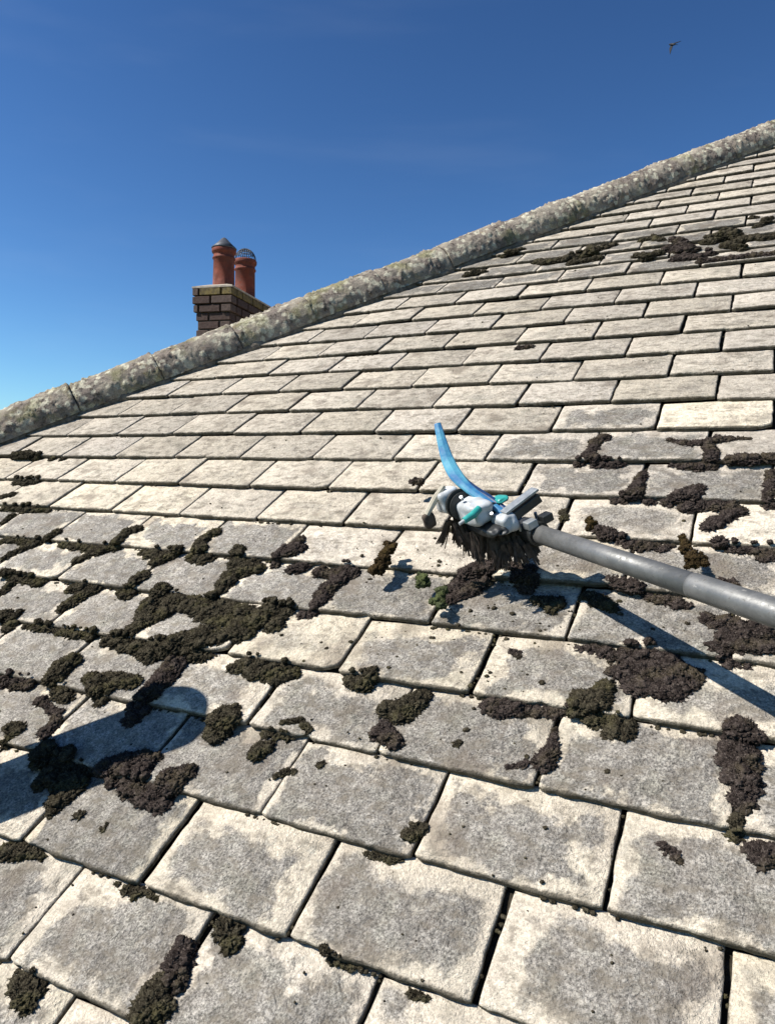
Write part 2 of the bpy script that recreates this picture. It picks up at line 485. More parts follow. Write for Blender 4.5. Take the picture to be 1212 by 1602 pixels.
OVER = [
  (1.69, 9.46, 0.05, 0.95, 0.00),
  (-0.03, 9.42, 0.70, 0.50, 0.80),
  (1.61, 6.44, 0.12, 1.00, 0.40),
  (-1.43, 3.61, 0.70, 0.60, 0.00),
  (0.31, 3.40, 0.62, 0.50, 0.20),
  (-3.09, 3.32, 0.38, 0.75, 0.00),
  (-2.11, 2.43, 0.62, 0.55, 0.60),
  (-0.08, 2.50, 0.86, 0.50, 0.30),
  (1.47, 2.46, 0.80, 0.50, 0.30),
  (-1.16, 1.52, 0.78, 0.55, 0.50),
  (0.58, 1.54, 0.62, 0.60, 0.30),
  (2.14, 1.65, 0.72, 0.55, 0.40),
  (-0.15, 0.47, 0.72, 0.50, 0.40),
  (1.52, 0.71, 0.70, 0.55, 0.50),
  (-2.03, 0.63, 0.62, 0.60, 0.30),
  (-3.60, 0.42, 0.92, 0.45, 0.00),
  (-2.83, -0.33, 0.68, 0.60, 0.50),
  (-0.97, -0.27, 0.80, 0.60, 0.70),
  (-3.35, 1.49, 0.86, 0.60, 0.50),
  (0.62, 8.54, 0.75, 0.55, 0.90),
  (-0.96, 8.66, 0.60, 0.45, 0.90),
  (-2.12, 8.67, 0.35, 0.60, 0.50),
  (0.02, 7.48, 0.62, 0.50, 0.90),
  (1.65, 7.46, 0.82, 0.60, 0.90),
  (-2.18, 4.48, 0.88, 0.50, 0.20),
  (-0.41, 4.36, 0.82, 0.50, 0.50),
  (1.55, 4.38, 0.80, 0.55, 0.50),
  (-8.26, 6.50, 0.10, 0.85, 0.00),
  (-10.04, 6.52, 0.08, 0.90, 0.00),
  (1.74, 3.15, 0.55, 0.70, 0.30),
  (-1.61, 5.55, 0.20, 0.60, 0.60),
  (-3.10, 5.56, 0.40, 0.55, 0.70),
  (0.59, 6.35, 0.55, 0.60, 0.60),
  (-5.10, 6.28, 0.30, 0.60, 0.30),
  (1.52, 5.35, 0.75, 0.50, 0.60),
  (0.15, -0.11, 0.70, 0.50, 0.50),
  (-3.93, -0.39, 0.72, 0.60, 0.60),
  (-3.03, -1.14, 0.60, 0.80, 0.20),
]
def core_amount(u, v):
    """how far the grey weathered skin covers the cream stone"""
    a = 0.60
    if 16.6 < v < 20.5 and u > -7: return 0.74
    if v >= 5.5:
        a = 0.22 if v > 8 else 0.14
        if u > -2.0 and v < 9.2: a = 0.34
    else:
        if u < -4.6 and v > 0.8: a = 0.80
        elif u < -3.0 and v > 3.5: a = 0.80
        elif v > 3.6: a = 0.66
    return a
tiles = []
for k in range(-5, 36):
    if k in ROWOFF: off = ROWOFF[k]
    elif k > 15: off = -7.788 + (0.5 * PER if (k - 15) % 2 else 0) + 0.03 * math.sin(k * 2.1)
    else: off = -3.691 + (0.5 * PER if (k + 1) % 2 else 0)
    for i in range(-16, 24):
        u = off + i * PER
        if u > 8: continue
        if hipc_v(u + PER) - 0.12 < k: continue
        # keep tiles that are in the picture or within a step of it
        vis = True; inframe = False; big = 0
        pp = [to_px(W(u + a_ * PER, k + b_)) for a_ in (0, .5, 1) for b_ in (0, .5, 1)]
        for p in pp:
            if p is None: continue
            vis = True
            if 0 <= p[0] <= 1212 and 0 <= p[1] <= 1602: inframe = True
        if not vis: continue
        q = [p for p in pp if p]
        if len(q) < 2: q = [(0, 0), (1, 1)]
        area = (max(p[0] for p in q) - min(p[0] for p in q)) * (max(p[1] for p in q) - min(p[1] for p in q))
        tiles.append((inframe, area, k, u))
tiles.sort(key=lambda t: (not t[0], -t[1]))
singles = tiles[:300]; rest = tiles[300:]
print("tiles", len(tiles), "in frame", sum(t[0] for t in tiles))
for idx, (inf, area, k, u) in enumerate(singles):
    clipped = hipc_v(u) - 0.12 < k + 1.10
    if clipped:
        pts = clip_hip(tile_outline(PER - 0.04, idx + 100, 0.02), u, k)
        if len(pts) < 4: continue
        me = tile_mesh(pts, "tile_cut", seed=idx)
    else:
        me = VARS[rng.randrange(len(VARS))]
    o = bpy.data.objects.new("tile", me)
    COL.objects.link(o)
    o.parent = slope
    o.matrix_basis = Matrix.Translation(((u + rng.uniform(-.012, .012)) * G, (k + rng.uniform(-.012, .012)) * G, rng.uniform(-.006, .010) * G)) @ \
        Matrix.Rotation(rng.gauss(0, .006), 4, 'Z') @ Matrix.Rotation(rng.gauss(0, .008), 4, 'Y') @ Matrix.Rotation(rng.uniform(-.004, .012) , 4, 'X')
    ca = min(0.95, max(0.02, core_amount(u + PER / 2, k) + rng.uniform(-.13, .13)))
    warm = 0.4 + 0.6 * rng.random() if k > 7 else rng.random() * 0.7
    mossy = k >= 1 and k < 6 and u + PER / 2 < -3.2
    ov = [q for q in OVER if u <= q[0] < u + PER and k <= q[1] < k + 1]
    if ov: ca, warm = ov[0][2], ov[0][4]
    o.color = (ca, warm, 0.5 + (ov[0][3] - 0.55) * 0.45 + (0.16 if mossy else 0.0)) + (1,) if ov else (ca, warm, rng.uniform(0.26, 0.46) if k > 7 else (rng.uniform(0.46, 0.58) if k > 5 else (rng.uniform(0.62, 0.78) if mossy else rng.uniform(0.44, 0.56))), 1)
if rest:
    V_, F_, off_ = [], [], 0
    bm = bmesh.new()
    for (inf, area, k, u) in rest:
        pts = [(0.02, 0), (PER - 0.02, 0), (PER - 0.02, 1.1), (0.02, 1.1)]
        if hipc_v(u) - 0.12 < k + 1.10:
            pts = clip_hip(pts, u, k)
            if len(pts) < 3: continue
        a = [bm.verts.new(((u + x) * G, (k + y) * G, (TH * .5 - TH * y) * G)) for x, y in pts]
        b_ = [bm.verts.new(((u + x) * G, (k + y) * G, (-TH * .5 + .016 - TH * .95 * y) * G)) for x, y in pts]
        bm.faces.new(a)
        for i in range(len(pts)):
            j = (i + 1) % len(pts)
            bm.faces.new((a[j], a[i], b_[i], b_[j]))
    o = put("outer_tiles", bm_mesh(bm, "outer_tiles"), simple_mat("outer_tile", (0.36, 0.32, 0.25), 0.95, var=0.35, scale=12, bump=0.6), slope, Matrix.Identity(4))
    tag(o, kind='stuff')

# ------------------------------------------------------------------ hip caps
bis = (RN + n2).normalized()
side = hd.cross(bis); side = side if side.dot(R1) > 0 else -side
perp = hd.cross(RN); perp = perp if perp.dot(RS) < 0 else -perp
RC = 0.665
hb = W(HU, HV) - perp * RC * G                       # a point on the hip line, axis of the caps
STEP = 2.31
JT = (0 - 13.62 - HU) / 0.6404                        # where a visible joint falls, along the hip
kcap = 0
for i in range(-5, 15):
    s0 = JT + STEP * (i + 0)
    lift0, lift1 = 0.035, 0.0
    nl, na = 60, 44
    V_, F_ = [], []
    big_joint = i in (-1, 3, 6)
    rr_ = random.Random(i)
    mis = (side * rr_.uniform(-.05, .05) + bis * rr_.uniform(-.03, .03)) * G
    mis2 = (side * rr_.uniform(-.02, .02) + bis * rr_.uniform(-.025, .025)) * G
    dr = rr_.uniform(-.008, .008) + (0.02 if big_joint or i in (-1, 3, 6) else 0.0) * 0
    for a_i in range(nl + 1):
        t = a_i / nl
        s_ = s0 + 0.012 + t * (STEP - 0.012)
        # upper end (t=0 is the lower, left end): each cap laps over the one below it
        R_ = RC + (0.050 if big_joint else 0.022) * t + dr
        if t < 0.03: R_ -= 0.010
        if t > 0.985: R_ -= 0.03
        for b_i in range(na + 1):
            ang = math.radians(-14 + 208 * b_i / na)
            P = hb + hd * s_ * G + mis * (t - 0.5) + mis2
            d_ = side * math.cos(ang) + bis * math.sin(ang)
            q_ = (P + d_ * R_ * G) * 1.0
            nz = noise.fractal(q_ * 22, 0.7, 2.1, 4) * 0.022 + max(0, noise.noise(q_ * 60)) * 0.11 * max(0, noise.noise(q_ * 9) + 0.45)
            if 0.02 < t < 0.98: pass
            V_.append(P + d_ * (R_ + nz) * G - hb)
    for a_i in range(nl):
        for b_i in range(na):
            x_ = a_i * (na + 1) + b_i
            F_.append((x_, x_ + 1, x_ + na + 2, x_ + na + 1))
    # inner shell and end rims give the cap its thickness
    nv = len(V_)
    for a_i in (0, nl):
        for b_i in range(na + 1):
            p_ = V_[a_i * (na + 1) + b_i]
            ang = math.radians(-14 + 208 * b_i / na)
            d_ = side * math.cos(ang) + bis * math.sin(ang)
            V_.append(p_ - d_ * 0.09 * G)
    for b_i in range(na):
        F_.append((b_i + 1, b_i, nv + b_i, nv + b_i + 1))
        x_ = nl * (na + 1) + b_i; y_ = nv + na + 1 + b_i
        F_.append((x_, x_ + 1, y_ + 1, y_))
        F_.append((nv + b_i, nv + na + 1 + b_i, nv + na + 2 + b_i, nv + b_i + 1))
    pmax = to_px(hb + hd * s0 * G)
    me = np_mesh("hip_cap", [tuple(v + hb) for v in V_], F_)
    put("hip_cap", me, M_HIP, house)
# mortar bedding under the caps' lower edge
bm = bmesh.new()
prev = None
for j in range(0, 260):
    s_ = -16 + j * 0.16
    c_ = hb + hd * s_ * G + perp * (RC - 0.02 + 0.09 * noise.noise(Vector((s_ * 1.9, 0, 0))) + 0.05 * noise.noise(Vector((s_ * 6.3, 1, 0)))) * G
    ring = [bm.verts.new(c_ + (perp * a_ + RN * b_) * G) for a_, b_ in ((-.06, .16), (.02, .08), (.045 + .02 * noise.noise(Vector((s_ * 5, 3, 0))), .03), (.05, -.1), (-.06, -.1))]
    if prev:
        for q_ in range(5):
            bm.faces.new((prev[q_], prev[(q_ + 1) % 5], ring[(q_ + 1) % 5], ring[q_]))
    prev = ring
put("mortar_bed", bm_mesh(bm, "mortar_bed"), simple_mat("old_mortar", (0.20, 0.17, 0.135), 1.0, var=0.5, scale=40, bump=0.9, bdist=0.004), house)

# ------------------------------------------------------------------ chimney
ch_m = [simple_mat("brick_brown", (0.060, 0.036, 0.029), 0.95, var=0.35, scale=40, bump=0.7, bdist=0.004),
        simple_mat("brick_grey_brown", (0.082, 0.056, 0.046), 0.95, var=0.35, scale=40, bump=0.7, bdist=0.004),
        simple_mat("brick_lichened", (0.14, 0.105, 0.035), 0.95, scale=30, bump=0.7, bdist=0.004, col2=(0.06, 0.045, 0.025))]
m_mortar = simple_mat("chimney_mortar", (0.085, 0.065, 0.052), 1.0, var=0.3, scale=40, bump=0.6)
m_pot = simple_mat("terracotta_pot", (0.185, 0.048, 0.028), 0.9, scale=9, bump=0.5, col2=(0.10, 0.032, 0.022))
m_lead = simple_mat("weathered_wire", (0.07, 0.078, 0.092), 0.6, metal=0.3, scale=50)
KC = CAM + Vector((-7.904, 36.417, 9.381)) * G
al = math.radians(15)
dm = Vector((math.sin(al), math.cos(al), 0)); dw = Vector((-math.cos(al), math.sin(al), 0))
CW, CL = 1.88 * G, 4.5 * G
chim = empty("chimney", KC + dw * CW / 2 + dm * CL / 2 - Vector((0, 0, 1.6)))
tag(chim, "brown brick chimney stack with two terracotta pots rising behind the hip of the roof", "chimney")
CC = KC + dw * CW / 2 + dm * CL / 2
ctop = KC[2] - 0.012
bm = bmesh.new()
obox(bm, Vector((CC[0], CC[1], (ctop - 0.015) / 2)), dw * (CW / 2 - 0.014), dm * (CL / 2 - 0.014), Vector((0, 0, (ctop - 0.015) / 2)))
put("mortar_core", bm_mesh(bm, "mortar_core"), m_mortar, chim)
bh, bl, jt = 0.0625, 0.205, 0.0105
brr = random.Random(3)
bmesh_cache = {}
def brick(center, ux, uy, hx, hy, hz, mat_i):
    key = (round(hx, 3), round(hy, 3), mat_i, brr.randrange(2))
    if key not in bmesh_cache:
        b2 = bmesh.new()
        obox(b2, (0, 0, 0), (hx, 0, 0), (0, hy, 0), (0, 0, hz))
        bevel_all(b2, 0.004, 1)
        bmesh_cache[key] = bm_mesh(b2, "brick")
    mt = Matrix(((ux[0], uy[0], 0, center[0]), (ux[1], uy[1], 0, center[1]), (0, 0, 1, center[2]), (0, 0, 0, 1)))
    put("brick", bmesh_cache[key], ch_m[mat_i], chim, chim.matrix_basis.inverted() @ mt)
ZUP = Vector((0, 0, 1))
for c_ in range(14):
    z = ctop - bh / 2 - c_ * (bh + jt)
    over = 0.026 if c_ < 3 else 0.0          # oversailing head of the stack
    if c_ == 2: over = 0.018
    for face in range(4):
        if face in (0, 2):
            ux, nx, wid, dist_ = dw, -dm if face == 0 else dm, CW, CL / 2
        else:
            ux, nx, wid, dist_ = dm, -dw if face == 1 else dw, CL, CW / 2
        W2 = wid / 2 + over
        x_ = -W2 + (0 if (c_ + face) % 2 else -bl * 0.5)
        if face in (0, 2): lo, hi = -W2, W2
        else: lo, hi = -W2 + 0.101, W2 - 0.101
        while x_ < hi:
            a0, a1 = max(x_, lo), min(x_ + bl, hi)
            if a1 - a0 > 0.035:
                cc_ = Vector((CC[0], CC[1], z)) + ux * ((a0 + a1) / 2) + nx * (dist_ + over - 0.05 + brr.uniform(-.002, .002))
                mi = 2 if c_ == 0 and brr.random() < .8 else (2 if c_ == 1 and brr.random() < .3 else brr.randrange(2))
                hx = (a1 - a0) / 2 - jt / 2 * 0.6
                if face in (0, 2): brick(cc_, dw, dm, hx, 0.05, bh / 2, mi)
                else: brick(cc_, dm, dw, hx, 0.05, bh / 2, mi)
            x_ += bl + jt
# flaunching: low mortar hip on top
bm = bmesh.new()
o_ = 0.028
lo = [bm.verts.new(Vector((CC[0], CC[1], ctop + 0.001)) + dw * (sx * (CW / 2 + o_)) + dm * (sy * (CL / 2 + o_))) for sx, sy in ((-1, -1), (1, -1), (1, 1), (-1, 1))]
mi_ = [bm.verts.new(Vector((CC[0], CC[1], ctop + 0.016)) + dw * (sx * (CW / 2 + o_)) + dm * (sy * (CL / 2 + o_))) for sx, sy in ((-1, -1), (1, -1), (1, 1), (-1, 1))]
hi_ = [bm.verts.new(Vector((CC[0], CC[1], ctop + 0.055)) + dw * (sx * CW * .26) + dm * (sy * CL * .40)) for sx, sy in ((-1, -1), (1, -1), (1, 1), (-1, 1))]
for A, B in ((lo, mi_), (mi_, hi_)):
    for i in range(4):
        j = (i + 1) % 4
        bm.faces.new((A[i], A[j], B[j], B[i]))
bm.faces.new(hi_); bm.faces.new(list(reversed(lo)))
put("flaunching", bm_mesh(bm, "flaunching"), simple_mat("flaunching_mortar", (0.38, 0.33, 0.27), 1.0, var=0.3, scale=20, bump=0.6), chim)
def pot(m_off, r, h, dome):
    base = Vector((KC[0], KC[1], ctop + 0.01)) + dw * CW / 2 + dm * (m_off * G)
    prof = [(r * 1.05, 0.0), (r * 1.02, .03), (r * .95, .05), (r * .92, h * .45), (r * .90, h * .74), (r * .97, h * .755), (r * 1.0, h * .775), (r * .97, h * .795),
            (r * .90, h * .81), (r * .91, h * .88), (r * 1.02, h * .90), (r * 1.06, h * .93), (r * 1.06, h * .975), (r * 1.0, h), (r * .80, h), (r * .80, h * .8), (r * .78, 0.02)]
    bm = bmesh.new()
    rings = []
    for (rad, zz) in prof:
        rings.append([bm.verts.new(base + Vector((math.cos(2 * math.pi * k / 40) * rad * G, math.sin(2 * math.pi * k / 40) * rad * G, zz * G))) for k in range(40)])
    for i in range(len(rings) - 1):
        for k in range(40):
            bm.faces.new((rings[i][k], rings[i][(k + 1) % 40], rings[i + 1][(k + 1) % 40], rings[i + 1][k]))
    bm.faces.new(rings[-1])
    p = put("chimney_pot", bm_mesh(bm, "chimney_pot", True), m_pot, chim)
    topz = base + Vector((0, 0, h * G))
    bm = bmesh.new()
    if dome:
        hh = 0.66
        for k in range(12):
            a = math.pi * k / 12
            pts = [topz + Vector((math.cos(a) * math.cos(t) * r * 0.98 * G, math.sin(a) * math.cos(t) * r * 0.98 * G, (-0.05 + math.sin(t) * hh) * G)) for t in [math.pi * q / 16 for q in range(17)]]
            tube(bm, pts, 0.016 * G, 6, False)
        for t in (0.05, 0.35, 0.62, 0.9, 1.15):
            pts = [topz + Vector((math.cos(a) * math.cos(t) * r * 0.98 * G, math.sin(a) * math.cos(t) * r * 0.98 * G, (-0.05 + math.sin(t) * hh) * G)) for a in [2 * math.pi * q / 28 for q in range(29)]]
            tube(bm, pts, 0.014 * G, 6, False)
    else:
        pts = [(r * 1.06, -0.02), (r * 1.10, 0.03), (r * .66, .26), (r * .22, .52), (0.02, .58)]
        rr2 = [[bm.verts.new(topz + Vector((math.cos(2 * math.pi * k / 32) * a * G, math.sin(2 * math.pi * k / 32) * a * G, z_ * G))) for k in range(32)] for a, z_ in pts]
        for i in range(len(rr2) - 1):
            for k in range(32):
                bm.faces.new((rr2[i][k], rr2[i][(k + 1) % 32], rr2[i + 1][(k + 1) % 32], rr2[i + 1][k]))
        bm.faces.new(rr2[-1]); bm.faces.new(list(reversed(rr2[0])))
    c = put("wire_guard" if dome else "cone_cowl", bm_mesh(bm, "guard", True), m_lead, p, Matrix.Identity(4))
    c.matrix_parent_inverse = Matrix.Identity(4)
    return p
p1 = pot(1.05, 0.575, 2.16, False); tag(p1, "taller looking terracotta pot with a pointed cowl")
p2 = pot(3.45, 0.575, 2.30, True); tag(p2, "terracotta pot with a domed wire guard")

# ------------------------------------------------------------------ moss
MOSS = [
  ('small round dark moss cushion at the lower left corner of the roof view', 'g', [(-3.346,-1.094,0.138),(-3.238,-1.146,0.125)]),
  ('upright oval moss clump on the white streaked tile near the bottom left', 'p', [(-2.04,-0.365,0.097),(-1.993,-0.471,0.118),(-1.933,-0.576,0.111),(-1.894,-0.633,0.066)]),
  ('dark moss clump at the bottom edge left of the white streak', 'g', [(-2.053,-0.703,0.088),(-2.028,-0.789,0.13),(-1.978,-0.891,0.139),(-1.823,-0.806,0.053)]),
  ('two lobed moss tuft under a tile edge above the white streak', 'g', [(-1.786,-0.078,0.098),(-1.675,-0.064,0.069),(-1.646,-0.178,0.074)]),
  ('ragged low moss fringe under a tile edge at the joint, lower left', 'g', [(-3.023,-0.058,0.057),(-2.882,-0.071,0.062),(-2.772,-0.025,0.05),(-2.628,-0.052,0.031),(-3.169,-0.043,0.038)]),
  ('flat strip of moss along the tile edge below the big dark shadow', 'g', [(-4.729,-0.126,0.09),(-4.555,-0.078,0.089),(-4.405,-0.033,0.062),(-4.267,-0.052,0.041)]),
  ('large purple brown moss clump hanging out below the rounded shadow', 'p', [(-4.28,1.022,0.119),(-4.108,1.121,0.149),(-3.935,1.21,0.134),(-3.757,1.288,0.089),(-3.822,0.973,0.174),(-3.503,0.902,0.155),(-3.347,1.092,0.157),(-3.227,1.232,0.115),(-3.255,0.796,0.097),(-3.537,0.821,0.098),(-4.087,0.98,0.118)]),
  ('dark moss mound lying inside the rounded shadow at the left edge', 'g', [(-5.275,1.01,0.172),(-4.925,0.936,0.244),(-4.967,0.754,0.181),(-4.549,0.768,0.177),(-4.593,0.546,0.145),(-4.517,0.41,0.072),(-4.614,0.936,0.15)]),
  ('small round moss dot on the grey tile under the purple clump', 'g', [(-4.143,0.443,0.063)]),
  ('tiny moss streak right of a small moss dot on a grey tile', 'g', [(-3.728,0.366,0.048),(-3.73,0.438,0.034)]),
  ("solid round moss ball just right of the shadow's rounded tip", 'g', [(-3.264,2.002,0.153),(-3.202,1.847,0.166),(-3.124,2.006,0.137),(-3.19,2.164,0.077)]),
  ('small moss tuft below the tile edge right of the round moss ball', 'g', [(-2.549,1.688,0.086),(-2.479,1.786,0.079),(-2.575,1.794,0.065)]),
  ("moss chain running up the tile joint above the shadow's tip", 'p', [(-4.547,2.666,0.154),(-4.504,2.499,0.152),(-4.504,2.306,0.15),(-4.53,2.123,0.148),(-4.553,1.932,0.162),(-4.524,1.767,0.128)]),
  ('upright moss clump on the left side above the shadow, taller of two neighbours', 'g', [(-6.295,2.46,0.091),(-6.295,2.316,0.163),(-6.253,2.125,0.169),(-6.011,1.975,0.148),(-5.782,1.862,0.086),(-5.993,1.823,0.069)]),
  ('moss pad at the left edge level with the top of the shadow', 'p', [(-7.098,1.912,0.128),(-6.869,1.917,0.135),(-6.678,1.953,0.143)]),
  ('moss clump with a flat side lobe between two joints above the shadow', 'g', [(-5.665,2.208,0.096),(-5.452,2.12,0.146),(-5.241,1.966,0.109),(-5.151,2.213,0.102),(-4.958,2.285,0.102),(-5.421,2.283,0.078)]),
  ('broken string of small moss bits along a joint at the left', 'p', [(-6.18,1.726,0.078),(-5.944,1.644,0.059),(-5.694,1.572,0.075),(-5.575,1.436,0.082),(-5.59,1.294,0.098)]),
  ("small moss pad at the left edge beside the shadow's upper side", 'g', [(-6.18,1.227,0.092),(-6.014,1.234,0.083),(-6.07,0.998,0.065)]),
  ('widest moss carpet, spreading over the joints in the left middle of the roof', 'g', [(-6.014,2.926,0.093),(-5.824,2.968,0.158),(-5.288,2.881,0.144),(-5.024,2.908,0.214),(-4.756,3.01,0.195),(-4.475,3.147,0.239),(-4.305,2.969,0.173),(-4.175,3.219,0.158),(-3.96,3.431,0.212),(-3.812,3.674,0.214),(-3.737,3.903,0.199),(-3.517,3.981,0.135),(-3.484,3.657,0.132),(-4.261,3.531,0.144),(-4.666,3.664,0.166),(-5.072,3.808,0.19),(-5.48,3.85,0.194),(-5.873,4.007,0.139),(-5.857,3.704,0.156),(-5.637,3.381,0.151),(-4.806,3.934,0.133),(-4.137,3.818,0.146),(-5.696,3.176,0.112),(-5.429,3.587,0.133)]),
  ('knobbly moss clump directly below the widest moss carpet', 'g', [(-3.58,2.851,0.125),(-3.442,2.928,0.149),(-3.259,2.835,0.155),(-3.075,2.827,0.146),(-2.912,2.882,0.137),(-2.755,2.903,0.08),(-2.943,2.733,0.096)]),
  ('single moss tuft under the tile edge between two clean cream tiles', 'g', [(-1.907,2.948,0.116),(-1.765,2.949,0.138),(-1.697,3.019,0.077)]),
  ('oval moss clump at the corner below a cream edged tile, centre', 'g', [(-1.293,2.595,0.102),(-1.172,2.641,0.137),(-1.056,2.711,0.145),(-0.993,2.847,0.109),(-1.1,2.523,0.107)]),
  ('small moss clump hanging below the oval one onto the joint', 'p', [(-1.242,2.244,0.077),(-1.121,2.205,0.097),(-0.997,2.149,0.089),(-1.245,2.391,0.064)]),
  ('brown moss cushion under the tile edge right of centre', 'p', [(-0.161,2.879,0.098),(-0.042,2.902,0.146),(0.103,2.897,0.138),(0.223,2.917,0.082),(0.374,2.923,0.075),(0.527,2.947,0.074),(0.652,2.992,0.067)]),
  ('rounded green brown moss mound touching the big moss spread', 'g', [(0.761,3.023,0.108),(0.851,3.107,0.135),(0.946,3.2,0.122),(1.014,3.377,0.082),(0.955,2.972,0.132),(1.116,2.973,0.131),(1.2,2.844,0.116),(1.309,2.94,0.09),(1.286,2.806,0.077)]),
  ("big grey brown moss spread under the pole's shadow", 'p', [(0.596,3.925,0.051),(0.713,3.962,0.066),(0.888,3.905,0.087),(1.02,3.824,0.1),(1.164,3.919,0.142),(1.328,3.964,0.156),(1.524,3.882,0.153),(1.681,3.743,0.136),(1.841,3.719,0.094),(1.057,3.598,0.097),(1.233,3.684,0.153),(1.432,3.671,0.164),(1.607,3.545,0.134),(1.778,3.523,0.106),(1.335,3.428,0.135),(1.562,3.391,0.106),(1.686,3.393,0.092),(1.226,3.505,0.109),(1.878,3.641,0.067)]),
  ('tall thick moss column filling the joint near the right edge', 'p', [(2.28,3.044,0.11),(2.378,3.068,0.098),(2.303,2.891,0.133),(2.362,2.755,0.142),(2.284,2.705,0.118),(2.333,2.57,0.14),(2.373,2.48,0.115),(2.267,2.507,0.093),(2.462,3.018,0.061)]),
  ('round moss ball directly below the tall moss column', 'p', [(2.329,2.294,0.079),(2.381,2.269,0.073),(2.348,2.216,0.067)]),
  ('small moss tuft between the round ball and the corner clump, right edge', 'g', [(2.339,2.088,0.05),(2.294,1.98,0.066),(2.33,1.942,0.06)]),
  ('moss clump cut by the right edge below the tall moss column', 'p', [(2.43,1.866,0.059),(2.507,1.843,0.079),(2.587,1.845,0.095),(2.542,1.778,0.073),(2.68,1.842,0.094)]),
  ('short stubby moss fragment lying on the pale tile lower right', 'p', [(1.773,1.702,0.044),(1.825,1.661,0.049),(1.884,1.629,0.049),(1.912,1.597,0.038)]),
  ('tapering moss plug in the joint below the brown cushion', 'p', [(0.596,2.729,0.033),(0.605,2.604,0.046),(0.615,2.48,0.064),(0.637,2.387,0.083),(0.6,2.275,0.088),(0.526,2.259,0.044)]),
  ('two tiny moss crumbs left of the tapering moss plug', 'p', [(0.424,2.202,0.051),(0.277,2.139,0.038)]),
  ('single dark moss dot in the middle of a grey tile, centre', 'g', [(-0.328,2.293,0.047)]),
  ('small curled moss bit on the upper right of a cream tile', 'p', [(-0.17,3.752,0.038),(-0.095,3.709,0.052),(-0.034,3.65,0.037)]),
  ('moss bit caught in the joint of the third row from the bottom', 'g', [(-0.411,1.284,0.049),(-0.423,1.202,0.067),(-0.342,1.281,0.055)]),
  ('small cross shaped moss bit over a joint left of centre', 'g', [(-2.144,1.475,0.041),(-2.078,1.547,0.048),(-1.986,1.572,0.035)]),
  ('lone moss dot at the top of a pale tile left of centre', 'g', [(-1.729,1.732,0.048)]),
  ('trio of small moss dots on one tile below the knobbly clump', 'g', [(-2.442,2.127,0.037),(-2.247,2.206,0.044),(-2.068,2.105,0.044)]),
  ('thin moss smear along a tile edge left of the stain', 'g', [(-2.609,1.991,0.059),(-2.474,1.991,0.066),(-2.324,1.991,0.051)]),
  ('small moss fringe under the edge of the large grey tile, bottom centre', 'g', [(-0.772,0.012,0.033),(-0.679,-0.004,0.049),(-0.602,-0.01,0.032),(-0.502,-0.012,0.043)]),
  ('short moss bit on the lowest tile edge, right of the bottom centre fringe', 'g', [(0.066,-0.048,0.03),(0.133,-0.047,0.035),(0.197,-0.04,0.03)]),
  ('thin moss fringe under the tile edge right of the lowest centre joint', 'g', [(-0.798,0.952,0.03),(-0.728,0.95,0.036),(-0.541,0.955,0.042),(-0.465,0.963,0.036)]),
  ('dark moss strip along the uppermost mossy joint at the left edge', 'g', [(-13.879,8.01,0.109),(-13.477,8.031,0.139),(-13.027,7.989,0.107),(-12.501,7.95,0.075),(-12.145,7.96,0.06)]),
  ('dark moss strip at the left edge one course under the uppermost strip', 'g', [(-12.593,6.94,0.101),(-12.225,6.943,0.128),(-11.997,6.984,0.114),(-12.063,6.38,0.083),(-12.259,6.295,0.083)]),
  ('long moss strip at the left edge ending at a clean cream tile', 'g', [(-11.816,5.952,0.094),(-11.461,5.947,0.107),(-11.114,5.942,0.119),(-10.813,5.948,0.092),(-10.5,5.956,0.065),(-11.301,5.645,0.079),(-11.251,5.43,0.065)]),
  ('forked moss strip at the left edge in the fourth mossy course', 'g', [(-10.67,4.936,0.087),(-10.393,4.958,0.098),(-10.026,4.928,0.109),(-9.736,4.912,0.12),(-9.845,4.731,0.096),(-9.962,4.547,0.083),(-10.003,4.393,0.071),(-9.475,5.21,0.085),(-9.501,5.066,0.084),(-9.018,4.97,0.094),(-8.685,4.941,0.105),(-8.367,4.9,0.092),(-8.125,4.902,0.102)]),
  ('moss ridge climbing a joint to the right of the forked strip', 'g', [(-8.214,4.53,0.089),(-8.139,4.665,0.09),(-8.097,4.79,0.113),(-7.946,4.887,0.147),(-7.726,4.987,0.135),(-7.783,5.219,0.103),(-7.791,5.407,0.116),(-7.668,5.5,0.104)]),
  ('moss clump where two joints meet above the widest carpet', 'g', [(-6.995,4.927,0.099),(-6.75,4.904,0.141),(-6.509,4.821,0.15),(-6.385,4.946,0.129),(-6.295,5.004,0.086),(-6.551,4.659,0.106),(-5.935,4.935,0.095)]),
  ('small moss lump in a tile joint higher up, left of the tall clump', 'g', [(-5.937,5.537,0.098),(-5.968,5.389,0.098),(-5.979,5.213,0.086),(-5.656,4.891,0.114),(-5.816,4.883,0.084),(-5.599,4.937,0.094)]),
  ('tall moss clump over a joint above the right end of the widest carpet', 'g', [(-5.109,5.121,0.103),(-4.958,4.863,0.131),(-4.714,4.779,0.13),(-4.52,4.76,0.109),(-4.848,4.555,0.138),(-4.826,4.344,0.136),(-4.774,4.156,0.086),(-4.71,4.901,0.1)]),
  ('grey moss clump in the joint under the row of clean cream tiles', 'p', [(-4.149,5.552,0.061),(-4.151,5.39,0.091),(-4.235,5.246,0.101),(-4.26,5.083,0.09),(-4.098,5.221,0.12),(-3.991,5.277,0.08),(-4.268,4.931,0.059),(-3.787,4.881,0.097),(-3.919,4.844,0.068)]),
